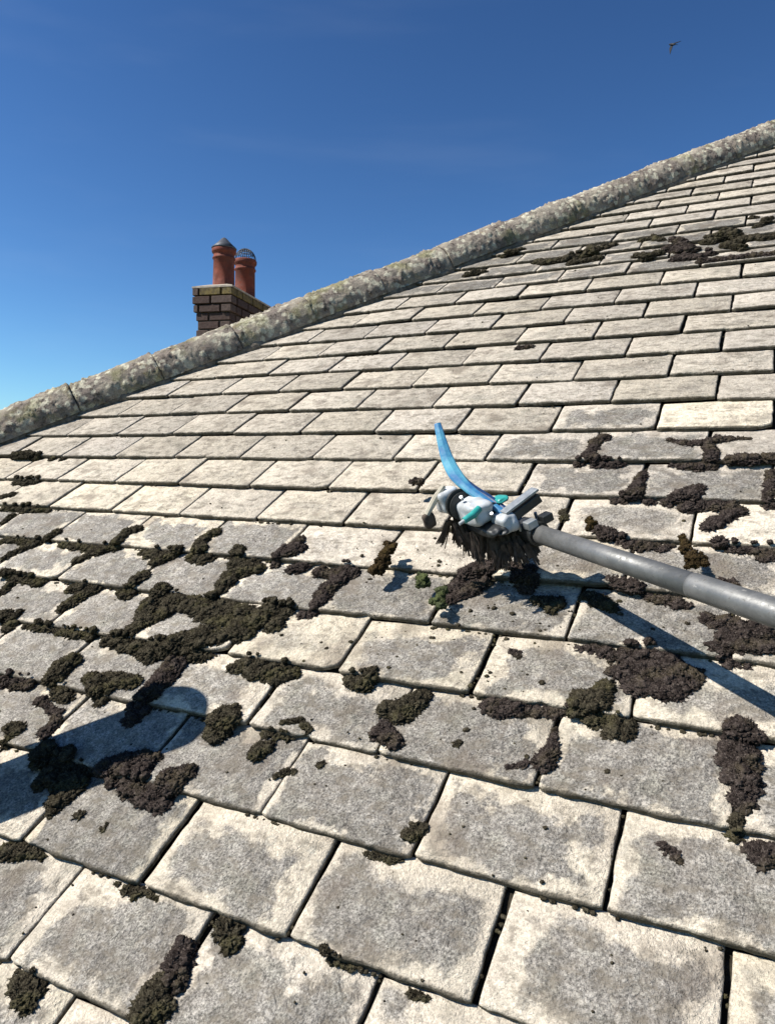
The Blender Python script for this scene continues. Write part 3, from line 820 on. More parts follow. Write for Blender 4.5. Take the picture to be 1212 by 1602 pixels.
  ('grey brown moss chain curving down a joint toward the centre', 'p', [(-3.4,4.838,0.085),(-3.166,4.816,0.103),(-3.006,4.934,0.122),(-2.881,4.895,0.103),(-2.987,4.684,0.129),(-3.048,4.49,0.128),(-3.053,4.298,0.117),(-3.041,4.115,0.098),(-3.034,3.964,0.07),(-3.195,3.914,0.071)]),
  ('moss strip at the left edge above the small end clump', 'g', [(-9.56,4.015,0.08),(-9.228,3.982,0.09),(-8.909,3.952,0.089),(-8.574,3.919,0.109),(-9.169,3.766,0.078),(-9.116,3.589,0.066)]),
  ('moss strip with a side arm below the forked strip', 'g', [(-7.708,3.915,0.106),(-7.471,3.907,0.126),(-7.234,3.932,0.094),(-7.39,3.7,0.103),(-7.408,3.511,0.102),(-7.449,3.403,0.081)]),
  ('small round moss clump left of the widest carpet', 'g', [(-6.503,4.298,0.104),(-6.529,4.134,0.103),(-6.468,3.984,0.102),(-6.671,3.944,0.092),(-6.501,3.861,0.081)]),
  ('moss pad at the left edge at the end of a long mossy joint', 'g', [(-8.442,3.034,0.103),(-8.197,2.96,0.122),(-8.139,2.827,0.101),(-8.215,3.156,0.062)]),
  ('narrow moss strip along the joint left of the widest carpet', 'g', [(-7.812,2.961,0.07),(-7.574,2.964,0.09),(-7.34,2.976,0.079),(-7.093,2.973,0.078),(-6.86,2.966,0.087),(-6.622,2.963,0.086),(-6.401,2.972,0.086)]),
  ('dark moss heap on the tile corner right under the brush head', 'p', [(-0.793,5.24,0.105),(-0.915,5.14,0.156),(-1.058,5.013,0.156),(-1.171,4.849,0.112),(-0.897,4.904,0.137),(-1.278,4.679,0.103),(-1.112,4.623,0.101),(-0.948,4.723,0.101),(-1.22,4.461,0.076)]),
  ("moss lump at the near side of the brush head's shadow", 'p', [(-0.513,5.204,0.103),(-0.349,5.151,0.119),(-0.225,5.0,0.1),(-0.265,4.823,0.074),(-0.401,5.017,0.101)]),
  ("rounded moss clump on the cream corner left of the pole's shadow", 'g', [(-0.054,4.65,0.081),(0.057,4.633,0.112),(0.183,4.607,0.095),(0.144,4.499,0.079)]),
  ('upright moss clump reaching over the edge above the pole', 'p', [(0.038,8.752,0.106),(-0.072,8.611,0.095),(-0.068,8.368,0.083),(-0.107,8.144,0.092),(0.076,7.971,0.091),(0.242,7.974,0.09),(0.395,7.985,0.07),(-0.225,7.974,0.071)]),
  ('flat spread of moss on the pale tile near the right edge, above the pole', 'p', [(1.072,8.656,0.061),(1.269,8.57,0.07),(1.43,8.526,0.079),(1.61,8.556,0.098),(1.737,8.672,0.099),(1.897,8.703,0.069),(2.047,8.729,0.049),(2.197,8.712,0.039)]),
  ('long moss bank along the joint at the right edge', 'p', [(1.668,8.368,0.087),(1.702,8.141,0.095),(1.714,7.956,0.104),(1.527,7.902,0.095),(1.35,7.906,0.076),(1.185,7.947,0.058),(1.969,8.008,0.075),(2.119,8.038,0.093),(2.286,8.037,0.102),(2.45,8.078,0.092),(2.613,8.046,0.091)]),
  ('moss plug in the joint directly above the long broken moss mass', 'p', [(0.795,7.702,0.058),(0.785,7.508,0.095),(0.783,7.263,0.103),(0.781,7.028,0.101),(0.617,6.993,0.083),(0.505,6.961,0.065),(0.974,6.951,0.073)]),
  ('broken moss mass trailing down right across the pale cream tile', 'p', [(1.233,6.931,0.081),(1.367,7.025,0.108),(1.508,7.125,0.117),(1.598,7.241,0.081),(1.496,6.802,0.132),(1.676,6.882,0.114),(1.852,6.89,0.122),(2.027,6.873,0.112),(2.156,6.774,0.077),(2.023,6.655,0.093),(1.896,6.45,0.109),(1.796,6.334,0.092)]),
  ('narrow moss clump on the right edge beside the broken mass', 'p', [(2.521,7.71,0.072),(2.501,7.463,0.07),(2.489,7.224,0.069),(2.471,6.95,0.06),(2.583,6.993,0.085)]),
  ('moss bank along the joint just above the pole', 'p', [(0.411,6.133,0.079),(0.554,6.049,0.104),(0.719,5.963,0.103),(0.868,5.904,0.11),(1.013,5.916,0.118),(1.15,5.907,0.1),(1.272,5.873,0.075),(1.366,5.942,0.058)]),
  ('moss bank in the joint at the right edge above the pole', 'p', [(1.946,6.016,0.089),(2.073,5.973,0.097),(2.206,5.933,0.096),(2.348,5.964,0.087),(2.488,5.991,0.087),(2.457,5.788,0.07),(2.594,5.922,0.094)]),
  ('moss clumps peeping out along the lower side of the pole', 'p', [(0.778,5.109,0.08),(0.92,5.046,0.103),(1.053,5.015,0.102),(1.177,4.983,0.062),(1.279,4.877,0.069),(1.426,4.859,0.084),(1.557,4.832,0.083),(1.677,4.821,0.06)]),
  ('broad grey moss spread below the pole at the right edge', 'p', [(1.92,4.597,0.087),(2.054,4.57,0.108),(2.199,4.529,0.113),(2.36,4.481,0.119),(2.504,4.46,0.097),(2.083,4.307,0.105),(2.246,4.195,0.11),(2.4,4.193,0.109),(2.52,4.22,0.088),(1.998,4.133,0.069),(2.163,3.996,0.081),(2.317,3.953,0.067)]),
  ("dark moss lump sitting in the pole's shadow", 'g', [(0.531,4.83,0.079),(0.664,4.746,0.102),(0.791,4.672,0.093),(0.894,4.592,0.061)]),
  ('small moss lump on the tile between pole and right edge', 'p', [(2.014,5.251,0.053),(2.111,5.236,0.068),(2.181,5.205,0.045)]),
  ("small round moss bit beside the joint above the pole's socket", 'g', [(-0.158,6.594,0.056),(-0.134,6.401,0.064)]),
  ('reddish brown moss heap high up near the right edge of the roof', 'p', [(-0.047,18.543,0.15),(0.181,18.612,0.217),(0.452,18.198,0.212),(0.295,17.779,0.177),(0.603,17.682,0.159),(0.797,17.636,0.127),(0.033,19.282,0.137),(0.306,18.938,0.151),(0.903,17.205,0.14),(0.996,17.908,0.127)]),
  ('long green brown moss patch crossing the top right of the roof', 'g', [(0.924,18.942,0.166),(1.187,19.089,0.182),(1.437,19.214,0.166),(1.683,18.683,0.161),(1.939,18.799,0.145),(2.188,18.59,0.143),(2.397,18.723,0.127),(1.41,18.289,0.144),(1.711,17.997,0.11),(1.247,19.917,0.102),(1.886,20.557,0.103),(2.232,20.093,0.101),(2.014,19.808,0.084),(2.608,18.606,0.157)]),
  ('greyish moss strip high up, left of the reddish heap', 'g', [(-3.629,18.912,0.11),(-3.288,18.656,0.145),(-2.993,18.718,0.144),(-2.7,18.862,0.18),(-2.403,18.976,0.179),(-2.137,19.156,0.179),(-1.877,19.368,0.144),(-1.646,19.65,0.108),(-2.492,18.29,0.123),(-2.165,18.39,0.122),(-1.841,18.488,0.122)]),
  ('small moss patch between the greyish strip and the reddish heap', 'g', [(-0.752,18.205,0.118),(-0.513,18.093,0.15),(-0.276,18.212,0.149),(-0.801,19.768,0.107),(-0.58,19.893,0.124),(-0.311,19.451,0.104)]),
  ('thin moss strip under the reddish heap running to the right edge', 'p', [(1.187,17.213,0.123),(1.467,17.208,0.122),(1.743,17.216,0.106),(2.015,17.212,0.106),(2.284,17.207,0.105),(2.522,17.213,0.104)]),
  ('little moss smear close under the hip tiles near the second cap joint', 'g', [(-5.587,18.337,0.113),(-5.375,18.423,0.131),(-5.118,18.479,0.093),(-4.877,19.94,0.117),(-4.655,20.085,0.136),(-4.434,20.155,0.097)]),
  ('lone flat moss spot on the clean tiles above the blue blade', 'p', [(-2.49,12.739,0.084),(-2.356,12.779,0.098),(-2.221,12.809,0.07)]),
]
SCRAPS = [
  ("dark ragged moss lump thrown up right of the pole's middle", 'o', [(1.55,5.569,0.031),(1.594,5.418,0.054),(1.65,5.273,0.068),(1.718,5.133,0.075),(1.791,5.165,0.06),(1.86,5.077,0.037),(1.687,5.01,0.044)], 0.45),
  ("small olive moss scrap in the air just above the pole's socket end", 'o', [(0.394,5.762,0.042),(0.461,5.709,0.05),(0.45,5.595,0.041)], 0.5),
  ('large olive brown moss scrap flying off left of the brush head', 'o', [(-2.284,5.149,0.082),(-2.3,4.999,0.099),(-2.283,4.826,0.089),(-2.277,4.657,0.079)], 0.3),
  ('small green moss scrap falling below the brush head', 'q', [(-1.588,4.576,0.059),(-1.514,4.506,0.067),(-1.538,4.424,0.059)], 0.3),
  ('round brown moss scrap in the air left of the blue blade', 'p', [(-2.581,6.867,0.072),(-2.495,6.851,0.062)], 0.3),
  ('dark green moss scrap dropping onto the joint below the brush head', 'q', [(-1.22,4.346,0.066),(-1.227,4.221,0.073),(-1.134,4.112,0.056)], 0.25),
]

def ico(sub, seed):
    bm = bmesh.new()
    bmesh.ops.create_icosphere(bm, subdivisions=sub, radius=1.0)
    V = np.array([v.co[:] for v in bm.verts]); F = np.array([[v.index for v in f.verts] for f in bm.faces])
    bm.free()
    for i in range(len(V)):
        p = Vector(V[i])
        d = 1 + 0.45 * noise.noise(p * 1.5 + Vector((seed * 7.1, 0, 0))) + 0.40 * noise.noise(p * 3.6 + Vector((0, seed * 3.3, 0))) + 0.30 * noise.noise(p * 8.0 + Vector((0, 0, seed)))
        V[i] *= d
    return V, F
def raw_ico(sub):
    bm = bmesh.new()
    bmesh.ops.create_icosphere(bm, subdivisions=sub, radius=1.0)
    V = np.array([v.co[:] for v in bm.verts]); F = np.array([[v.index for v in f.verts] for f in bm.faces])
    bm.free()
    return V, F
RAW4, RAW5 = raw_ico(4), raw_ico(5)
def cushion(u, v, h, r):
    """one low cushion with a crumbly, ragged surface"""
    Vb, Fb = RAW5 if r > 0.10 else RAW4
    ph = Vector(nrng.uniform(-50, 50, 3))
    X = Vb * r
    out = np.empty_like(X)
    for i in range(len(X)):
        p = Vector(X[i]) * 1.0
        q = p * 9 + ph; q2 = p * 24 + ph; q3 = p * 52 + ph
        d = 1 + 0.42 * noise.noise(q) + (0.085 * (0.6 - 2 * abs(noise.noise(q2))) + 0.034 * noise.noise(q3)) / max(r, 0.05) * 1.0
        out[i] = X[i] * d
    out[:, 2] *= 0.50 if r < 0.09 else 0.42
    return out + np.array([u, v, h]), Fb
ICO2 = [ico(3, s + 20) for s in range(6)]
nrng = np.random.default_rng(11)
def rand_rot():
    q = nrng.normal(size=4); q /= np.linalg.norm(q)
    w, x, y, z = q
    return np.array([[1 - 2 * (y * y + z * z), 2 * (x * y - z * w), 2 * (x * z + y * w)], [2 * (x * y + z * w), 1 - 2 * (x * x + z * z), 2 * (y * z - x * w)], [2 * (x * z - y * w), 2 * (y * z + x * w), 1 - 2 * (x * x + y * y)]])
def surf(u, v):
    fr = v - math.floor(v)
    return TH * 0.5 - TH * fr
def grow(nods, origin, fuzz=26, cushions=()):
    """nods: list of (u, v, h, r) -> local mesh arrays in metres round origin"""
    VV, FF, n0 = [], [], 0
    for (u, v, h, r) in cushions:
        X, Fb = cushion(u, v, h, r)
        VV.append(X); FF.append(Fb + n0); n0 += len(X)
        m = int(900 * r / 0.12 * r / 0.12) + 60
        top_ = np.where(X[:, 2] > h - 0.2 * r)[0]
        base = X[nrng.choice(top_, m)]
        nn = (base - np.array([u, v, h - 0.3 * r])); nn /= np.linalg.norm(nn, axis=1, keepdims=True)
        nn = nn + nrng.normal(scale=0.5, size=(m, 3)); nn /= np.linalg.norm(nn, axis=1, keepdims=True)
        ln = nrng.uniform(0.008, 0.026, (m, 1)); tg = np.cross(nn, nrng.normal(size=(m, 3))); tg /= np.linalg.norm(tg, axis=1, keepdims=True) + 1e-9
        tri = np.stack([base - nn * 0.006 - tg * 0.005, base - nn * 0.006 + tg * 0.005, base + nn * ln], 1).reshape(-1, 3)
        VV.append(tri); FF.append(np.arange(m * 3).reshape(-1, 3) + n0); n0 += m * 3
    for (u, v, h, r) in nods:
        near = v < 4.5
        Vb, Fb = (ICO2 if True else ICO3)[nrng.integers(6)]
        X = Vb @ rand_rot().T * r
        X[:, 2] *= 0.75
        nrm = X / (np.linalg.norm(X, axis=1, keepdims=True) + 1e-9)
        X = X + np.array([u, v, h])
        VV.append(X); FF.append(Fb + n0); n0 += len(X)
        m = fuzz
        idx = nrng.integers(0, len(Vb), m)
        base = X[idx]; nn = nrm[idx] + nrng.normal(scale=0.45, size=(m, 3)); nn /= np.linalg.norm(nn, axis=1, keepdims=True)
        ln = nrng.uniform(0.008, 0.026, (m, 1)); tg = np.cross(nn, nrng.normal(size=(m, 3))); tg /= np.linalg.norm(tg, axis=1, keepdims=True) + 1e-9
        t0 = base - nn * 0.006 - tg * 0.006; t1 = base - nn * 0.006 + tg * 0.006; t2 = base + nn * ln
        tri = np.stack([t0, t1, t2], 1).reshape(-1, 3)
        VV.append(tri); FF.append(np.arange(m * 3).reshape(-1, 3) + n0); n0 += m * 3
    V = np.concatenate(VV); F = np.concatenate(FF)
    # roof frame -> world, relative to origin
    Rm = np.array([R1[:], RS[:], RN[:]])
    Wd = (V @ Rm) * G + np.array(RO[:]) - np.array(origin[:])
    return Wd, F
def nod_list(circles, flying=None):
    nods = []; cush = []
    pts = list(circles)
    for i in range(len(circles) - 1):
        a, b = circles[i], circles[i + 1]
        d = math.hypot(a[0] - b[0], a[1] - b[1])
        if d < 2.6 * (a[2] + b[2]):
            m_ = int(d / (0.45 * (a[2] + b[2])))
            for q in range(1, m_):
                t = q / m_
                pts.append((a[0] * (1 - t) + b[0] * t, a[1] * (1 - t) + b[1] * t, (a[2] * (1 - t) + b[2] * t) * 0.88))
    for (u, v, r) in pts:
        r *= 1.25 if flying is not None else 1.2 if v > 15 else 1.05 if v > 2.2 and u < -2.5 else (0.78 if r < 0.07 else 0.97)
        depthf = 1.0 + max(0, v - 8) * 0.05
        if flying is None: cush.append((u + nrng.normal() * r * .08, v + nrng.normal() * r * .08, surf(u, v) + r * 0.06, r * nrng.uniform(0.86, 1.02)))
        rn = min(r * 0.5, (0.032 + 0.016 * nrng.random()) * depthf)
        cnt = max(3, int((1.15 if flying is None else 2.2) * (r / rn) ** 2))
        for _ in range(cnt):
            rad = math.sqrt(nrng.random()) * max(0, r - rn * 0.55) ; an = nrng.random() * 2 * math.pi
            uu, vv = u + math.cos(an) * rad, v + math.sin(an) * rad
            dome = math.sqrt(max(0, 1 - (rad / (r + 1e-6)) ** 2))
            rr = rn * (0.55 + 1.0 * nrng.random() ** 2)
            if flying is None:
                hmax = min(r, 0.20)
                h = surf(uu, vv) + dome * hmax * 0.52 * nrng.uniform(0.7, 1.05)
            else:
                h = flying + nrng.uniform(-.5, .5) * r
            nods.append((uu, vv, h, rr))
    return nods, cush
tot = 0
for (label, ty, circles) in MOSS:
    nods, cush = nod_list(circles)
    u0, v0 = np.mean([c[0] for c in circles]), np.mean([c[1] for c in circles])
    o0 = W(u0, v0, surf(u0, v0))
    Wd, F = grow(nods, o0, 20, cush)
    tot += len(F)
    me = np_mesh("moss_clump", Wd, F)
    o = put("moss_clump", me, MOSSM[ty]); o.matrix_basis = Matrix.Translation(o0)
    tag(o, label, "moss", "moss clumps growing on the roof tiles")
for (label, ty, circles, hh) in SCRAPS:
    nods, cush = nod_list(circles, hh)
    u0, v0 = circles[0][0], circles[0][1]
    o0 = W(u0, v0, hh)
    Wd, F = grow(nods, o0)
    me = np_mesh("moss_scrap", Wd, F)
    o = put("moss_scrap", me, MOSSM[ty]); o.matrix_basis = Matrix.Translation(o0)
    tag(o, label, "moss scrap", "moss scraps knocked off by the brush")
print("moss tris", tot)
# crumbs and thin fringes of moss along the joints: nobody could count them
nods = []
for (inf, area, k, u) in tiles:
    if not inf: continue
    # fringe under the front edge
    dens = 0.35 if k < 6 else 0.10
    if u < -5 and k < 6: dens = 0.7
    for j in range(26):
        x_ = u + nrng.random() * PER
        if noise.noise(Vector((x_ * 1.3, k * 5.1, 2.0))) + dens > 0.42 + 0.3 * nrng.random() and hip_v(x_) > k:
            rr = nrng.uniform(0.012, 0.026)
            nods.append((x_, k - 0.005 - nrng.random() * 0.015, surf(0, k - 0.01) + rr * .6, rr))
    for j in range(5):
        y_ = k + nrng.random()
        if noise.noise(Vector((u * 2.3, y_ * 2.1, 7.0))) + dens > 0.40 and hip_v(u) > y_:
            rr = nrng.uniform(0.010, 0.022)
            nods.append((u + nrng.uniform(-.02, .02), y_, surf(0, y_) - TH * .35, rr))
    nc = 9 if k < 6 else 3
    for j in range(nc):
        x_, y_ = u + nrng.random() * PER, k + nrng.random()
        if hip_v(x_) > y_ and nrng.random() < 0.6:
            rr = nrng.uniform(0.005, 0.013) * (1 + (nrng.random() < .1))
            nods.append((x_, y_, surf(0, y_) + rr * .4, rr))
for j in range(420):
    x_, y_ = -0.6 + nrng.normal() * 1.3, 4.1 + nrng.normal() * 1.0
    rr = nrng.uniform(0.006, 0.020) * (0.6 + 0.9 * (nrng.random() < .15))
    nods.append((x_, y_, surf(0, y_) + rr * .4, rr))
VV, FF, n0 = [], [], 0
SM = [ico(2, 50 + s) for s in range(5)]
for (u, v, h, r) in nods:
    Vb, Fb = SM[nrng.integers(5)]
    VV.append((Vb @ rand_rot().T) * r * np.array([1.2, 1.0, .8]) + np.array([u, v, h])); FF.append(Fb + n0); n0 += len(Vb)
V = np.concatenate(VV); F = np.concatenate(FF)
Rm = np.array([R1[:], RS[:], RN[:]])
me = np_mesh("moss_crumbs", (V @ Rm) * G + np.array(RO[:]), F)
o = put("moss_crumbs", me, MOSSM['g'])
tag(o, "fine moss crumbs and thin fringes scattered over the tiles and along their edges", "moss crumbs", None, 'stuff')
print("crumbs", len(nods))

# ------------------------------------------------------------------ pole and scraping brush head
m_pole = simple_mat("brushed_grey_pole", (0.15, 0.152, 0.15), 0.5, metal=0.2, var=0.25, scale=18, spec=0.5)
def pole_mat():
    m, nt, b = new_mat("scuffed_grey_pole"); n = N(nt)
    tc = n.node("ShaderNodeTexCoord").outputs["Object"]
    a = n.noise(tc, 24, 5, 0.7); c = n.noise(tc, 120, 4, 0.75)
    col = n.mix(n.ramp(a, 0.35, 0.65), (0.115, 0.117, 0.115), (0.160, 0.160, 0.156))
    col = n.mix(n.ramp(c, 0.58, 0.66, 0, 0.6), col, (0.06, 0.055, 0.048))
    col = n.mix(n.ramp(n.noise(tc, 60, 4, 0.8), 0.64, 0.68, 0, 0.7), col, (0.30, 0.29, 0.27))
    n.link(col, b.inputs["Base Color"]); n.link(n.ramp(c, 0.3, 0.7, 0.38, 0.62), b.inputs["Roughness"])
    b.inputs["Metallic"].default_value = 0.4
    n.link(n.bump(c, 0.25, 0.001), b.inputs["Normal"])
    return m
m_pole = pole_mat()
m_black = simple_mat("black_plastic", (0.018, 0.020, 0.020), 0.45, scale=60, spec=0.5)
m_blue = simple_mat("blue_plastic", (0.035, 0.14, 0.30), 0.3, scale=22, spec=0.6, col2=(0.09, 0.30, 0.40))
m_navy = simple_mat("dark_blue_plastic", (0.012, 0.04, 0.12), 0.4, scale=30, spec=0.5)
m_white = simple_mat("grubby_white_housing", (0.55, 0.58, 0.61), 0.35, scale=16, spec=0.5, col2=(0.33, 0.34, 0.34))
m_teal = simple_mat("teal_nozzle", (0.03, 0.30, 0.27), 0.35, scale=40, spec=0.5)
m_plate = simple_mat("grey_metal_plate", (0.34, 0.36, 0.37), 0.4, metal=0.5, scale=40)
m_bris = simple_mat("dirty_bristles", (0.095, 0.072, 0.056), 0.9, scale=80, col2=(0.045, 0.034, 0.027))
m_cream = simple_mat("cream_plastic", (0.50, 0.45, 0.35), 0.5, scale=40)
PA, PB = Vector((0.027, 4.863, 0.892)), Vector((2.87, 2.626, 1.845))
PC = Vector((1.936, 3.44, 1.482))
pd = (PB - PA).normalized()
tC = (PC - PA).dot(pd)
end = PA + pd * ((PB - PA).length + 3.0)
pole = empty("telescopic_pole", W(*PA))
tag(pole, "thick grey metal pole reaching in from the right edge across the mossy tiles", "pole")
bm = bmesh.new(); tube(bm, [W(*(PA - pd * 0.12)), W(*(PA + pd * tC))], 0.115 * G, 40)
put("pole_tube", bm_mesh(bm, "pole_tube", False), m_pole, pole)
bm = bmesh.new()
a_ = PA + pd * tC
tube(bm, [W(*(a_ - pd * .02)), W(*(a_ + pd * .0)), W(*(a_ + pd * .03)), W(*end)], [0.117 * G, 0.122 * G, 0.122 * G, 0.122 * G], 40)
put("outer_tube", bm_mesh(bm, "outer_tube", False), m_pole, pole)
for o in COL.objects:
    if o.name.startswith(("pole_tube", "outer_tube")):
        for p in o.data.polygons: p.use_smooth = len(p.vertices) == 4

head = empty("brush_head", W(-0.8, 4.8, 0.0))
tag(head, "moss scraping brush head with a curved blue blade and white housing, on the pole's end", "brush head")
def blade(pts, widths, thick, wdir, mat, name, ease=6):
    P_ = [W(*p) for p in pts]
    # catmull-rom
    Q, Wd_ = [], []
    for i in range(len(P_) - 1):
        p0, p1, p2, p3 = P_[max(0, i - 1)], P_[i], P_[i + 1], P_[min(len(P_) - 1, i + 2)]
        for t in [k / ease for k in range(ease)]:
            Q.append(0.5 * ((2 * p1) + (p2 - p0) * t + (2 * p0 - 5 * p1 + 4 * p2 - p3) * t * t + (3 * p1 - p0 - 3 * p2 + p3) * t ** 3))
            Wd_.append(widths[i] * (1 - t) + widths[i + 1] * t)
    Q.append(P_[-1]); Wd_.append(widths[-1])
    bm = bmesh.new(); rings = []
    for i, q in enumerate(Q):
        t = (Q[min(len(Q) - 1, i + 1)] - Q[max(0, i - 1)]).normalized()
        wv = (wdir - t * wdir.dot(t)).normalized(); nv_ = t.cross(wv)
        w_ = Wd_[i] * G / 2; th = thick * G / 2
        rings.append([bm.verts.new(q + wv * (a * w_) + nv_ * (b * th)) for a, b in ((-1, -.4), (-.8, -1), (.8, -1), (1, -.4), (1, .4), (.8, 1), (0, 1.35), (-.8, 1), (-1, .4))])
    k_ = len(rings[0])
    for i in range(len(rings) - 1):
        for k in range(k_):
            bm.faces.new((rings[i][k], rings[i][(k + 1) % k_], rings[i + 1][(k + 1) % k_], rings[i + 1][k]))
    bm.faces.new(list(reversed(rings[0]))); bm.faces.new(rings[-1])
    return put(name, bm_mesh(bm, name), mat, head)
wd = (cr * 1.0 + cu * 0.25).normalized()
blade([(-1.52, 5.93, 1.85), (-1.41, 5.72, 1.70), (-1.28, 5.50, 1.55), (-1.12, 5.30, 1.45), (-0.92, 5.15, 1.35), (-0.68, 5.03, 1.26), (-0.40, 4.90, 1.16)],
      [0.09, 0.13, 0.165, 0.18, 0.135, 0.10, 0.09], 0.05, wd, m_blue, "curved_blade")
blade([(-1.30, 5.56, 1.50), (-1.10, 5.36, 1.38), (-0.93, 5.25, 1.30), (-0.66, 5.13, 1.22), (-0.42, 4.99, 1.15)],
      [0.06, 0.12, 0.12, 0.10, 0.09], 0.05, wd, m_navy, "blade_backing")
def blob(center, ax, ay, az, mat, name, seed=0, amp=0.12, sub=4, n_cut=None):
    bm = bmesh.new(); bmesh.ops.create_icosphere(bm, subdivisions=sub, radius=1)
    for v in bm.verts:
        p = v.co.copy()
        d = 1 + amp * noise.noise(p * 1.6 + Vector((seed, 0, 0)))
        # squarer than a sphere
        s = 1 / max(0.001, (abs(p.x) ** 5 + abs(p.y) ** 5 + abs(p.z) ** 5) ** (1 / 5))
        p = p * s * d
        q = center + (ax * p.x + ay * p.y + az * p.z)
        v.co = W(*q)
    return put(name, bm_mesh(bm, name, True), mat, head)
ad = -pd                                     # from pole towards the tip of the head
up_ = (Vector((0, 0, 1)) - ad * ad.z).normalized()
sd = ad.cross(up_).normalized()
blob(Vector((-0.80, 4.93, 1.16)), ad * 0.28, sd * 0.155, up_ * 0.145, m_white, "housing", 3)
blob(Vector((-1.18, 5.06, 1.22)), ad * 0.12, sd * 0.15, up_ * 0.15, m_white, "front_housing", 5)
blob(Vector((-0.40, 4.86, 1.06)), ad * 0.17, sd * 0.12, up_ * 0.12, m_white, "neck_housing", 8)
bm = bmesh.new(); tube(bm, [W(*(Vector((-1.02, 5.02, 1.19)) - ad * .02)), W(*(Vector((-1.02, 5.02, 1.19)) + ad * .02))], 0.195 * G, 28)
put("housing_band", bm_mesh(bm, "housing_band"), m_black, head)
bm = bmesh.new(); tube(bm, [W(-0.66, 4.78, 1.30), W(-0.70, 4.66, 1.29), W(-0.78, 4.54, 1.28)], [0.045 * G, 0.048 * G, 0.040 * G], 18)
noz = put("nozzle", bm_mesh(bm, "nozzle"), m_teal, head)
bm = bmesh.new(); tube(bm, [W(-0.78, 4.54, 1.28), W(-0.82, 4.48, 1.275)], [0.024 * G, 0.020 * G], 14)
c = put("nozzle_tip", bm_mesh(bm, "nozzle_tip"), m_white, noz, Matrix.Identity(4)); c.matrix_parent_inverse = Matrix.Identity(4)
blade([(-1.215, 5.09, 1.41), (-1.30, 4.93, 1.31), (-1.375, 4.76, 1.18)], [0.06, 0.09, 0.07], 0.05, wd, m_cream, "side_strip")
blob(Vector((-1.36, 4.76, 1.10)), ad * 0.045, sd * 0.08, up_ * 0.10, m_bris, "end_knob", 9, 0.1, 3)
blob(Vector((-0.52, 5.14, 1.20)), ad * 0.11, sd * 0.08, up_ * 0.03, m_teal, "wing_nut", 2, 0.25, 3)
for c_, r_, nm_ in ((Vector((-0.56, 4.90, 1.11)), 0.172, "rubber_seal"), (Vector((-0.97, 5.0, 1.17)), 0.185, "seam_ring")):
    bm = bmesh.new(); tube(bm, [W(*(c_ - ad * .012)), W(*(c_ + ad * .012))], r_ * G, 28)
    put(nm_, bm_mesh(bm, nm_), m_black, head)
for q_ in ((-0.80, 4.80, 1.335), (-0.92, 4.90, 1.375), (-0.52, 4.80, 1.215)):
    bm = bmesh.new(); c_ = Vector(q_); d_ = (Vector((0, -.45, .9))).normalized()
    tube(bm, [W(*(c_ - d_ * .05)), W(*(c_ + d_ * .012))], 0.022 * G, 10)
    put("screw", bm_mesh(bm, "screw"), m_plate, head)
# clamp bracket between pole and head
bx = ad; 
bm = bmesh.new(); pc_ = Vector((-0.235, 5.045, 1.25))
px_ = (Vector((-0.083, 5.249, 1.30)) - Vector((-0.393, 4.85, 1.20)))
pn_ = px_.normalized()
def wv(v): return (R1 * v[0] + RS * v[1] + RN * v[2]) * G
obox(bm, W(*pc_), wv(px_ * 0.5), wv(ad * 0.075), wv(pn_.cross(ad) * 0.016)); bevel_all(bm, 0.0012)
put("clamp_plate", bm_mesh(bm, "clamp_plate"), m_plate, head)
bm = bmesh.new(); obox(bm, W(*(pc_ + Vector((0.05, -.03, -.09)))), wv(px_ * 0.47), wv(ad * 0.05), wv(pn_.cross(ad) * 0.06)); bevel_all(bm, 0.003)
put("clamp_jaw", bm_mesh(bm, "clamp_jaw"), m_black, head)
bm = bmesh.new()
tube(bm, [W(*(PA - pd * 0.42)), W(*(PA - pd * 0.36)), W(*(PA - pd * 0.02)), W(*(PA + pd * 0.0))], [0.13 * G, 0.155 * G, 0.155 * G, 0.145 * G], 32)
put("pole_socket", bm_mesh(bm, "pole_socket"), m_black, head)
for off2, nm, mm in (((0.13, 0.10, 0.16), "clamp_block", m_black), ((-0.02, -0.06, 0.17), "clamp_lug", m_plate)):
    bm = bmesh.new(); obox(bm, W(*(PA - pd * 0.12 + Vector(off2))), wv(ad * 0.07), wv(sd * 0.07), wv(up_ * 0.05)); bevel_all(bm, 0.002)
    put(nm, bm_mesh(bm, nm), mm, head)
bm = bmesh.new()
for s_ in (-1, 1):
    a2 = PA - pd * 0.2 + sd * 0.13 * s_ + up_ * 0.12
    tube(bm, [W(*(a2 - up_ * .05)), W(*(a2 + up_ * .08))], 0.022 * G, 10)
put("bolt", bm_mesh(bm, "bolt"), m_plate, head)
# bristles: dirty dark brush under the housing, fanning down to the tiles
bm = bmesh.new()
BR = random.Random(5)
for tu in range(120):
    t = BR.random()
    root0 = Vector((-1.20, 5.0, 1.08)).lerp(Vector((-0.15, 4.82, 0.86)), t) + sd * BR.uniform(-.15, .15) + up_ * BR.uniform(-.14, -.04)
    tl = BR.uniform(0.22, 0.40) if t < 0.75 else BR.uniform(0.15, 0.28)
    dir0 = (-up_ + Vector((BR.gauss(0, .22), BR.gauss(0, .22), BR.gauss(0, .1))) + ad * (0.30 * (0.5 - t)) - Vector((0, .12, 0))).normalized()
    for i in range(16):
        root = root0 + Vector((BR.gauss(0, .008), BR.gauss(0, .008), BR.gauss(0, .008)))
        dirn = (dir0 + Vector((BR.gauss(0, .07), BR.gauss(0, .07), BR.gauss(0, .05)))).normalized()
        tipl = tl * BR.uniform(.85, 1.1)
        tube(bm, [W(*root), W(*(root + dirn * tipl * .5)), W(*(root + dirn * tipl))], [0.010 * G, 0.0095 * G, 0.008 * G], 3, False)
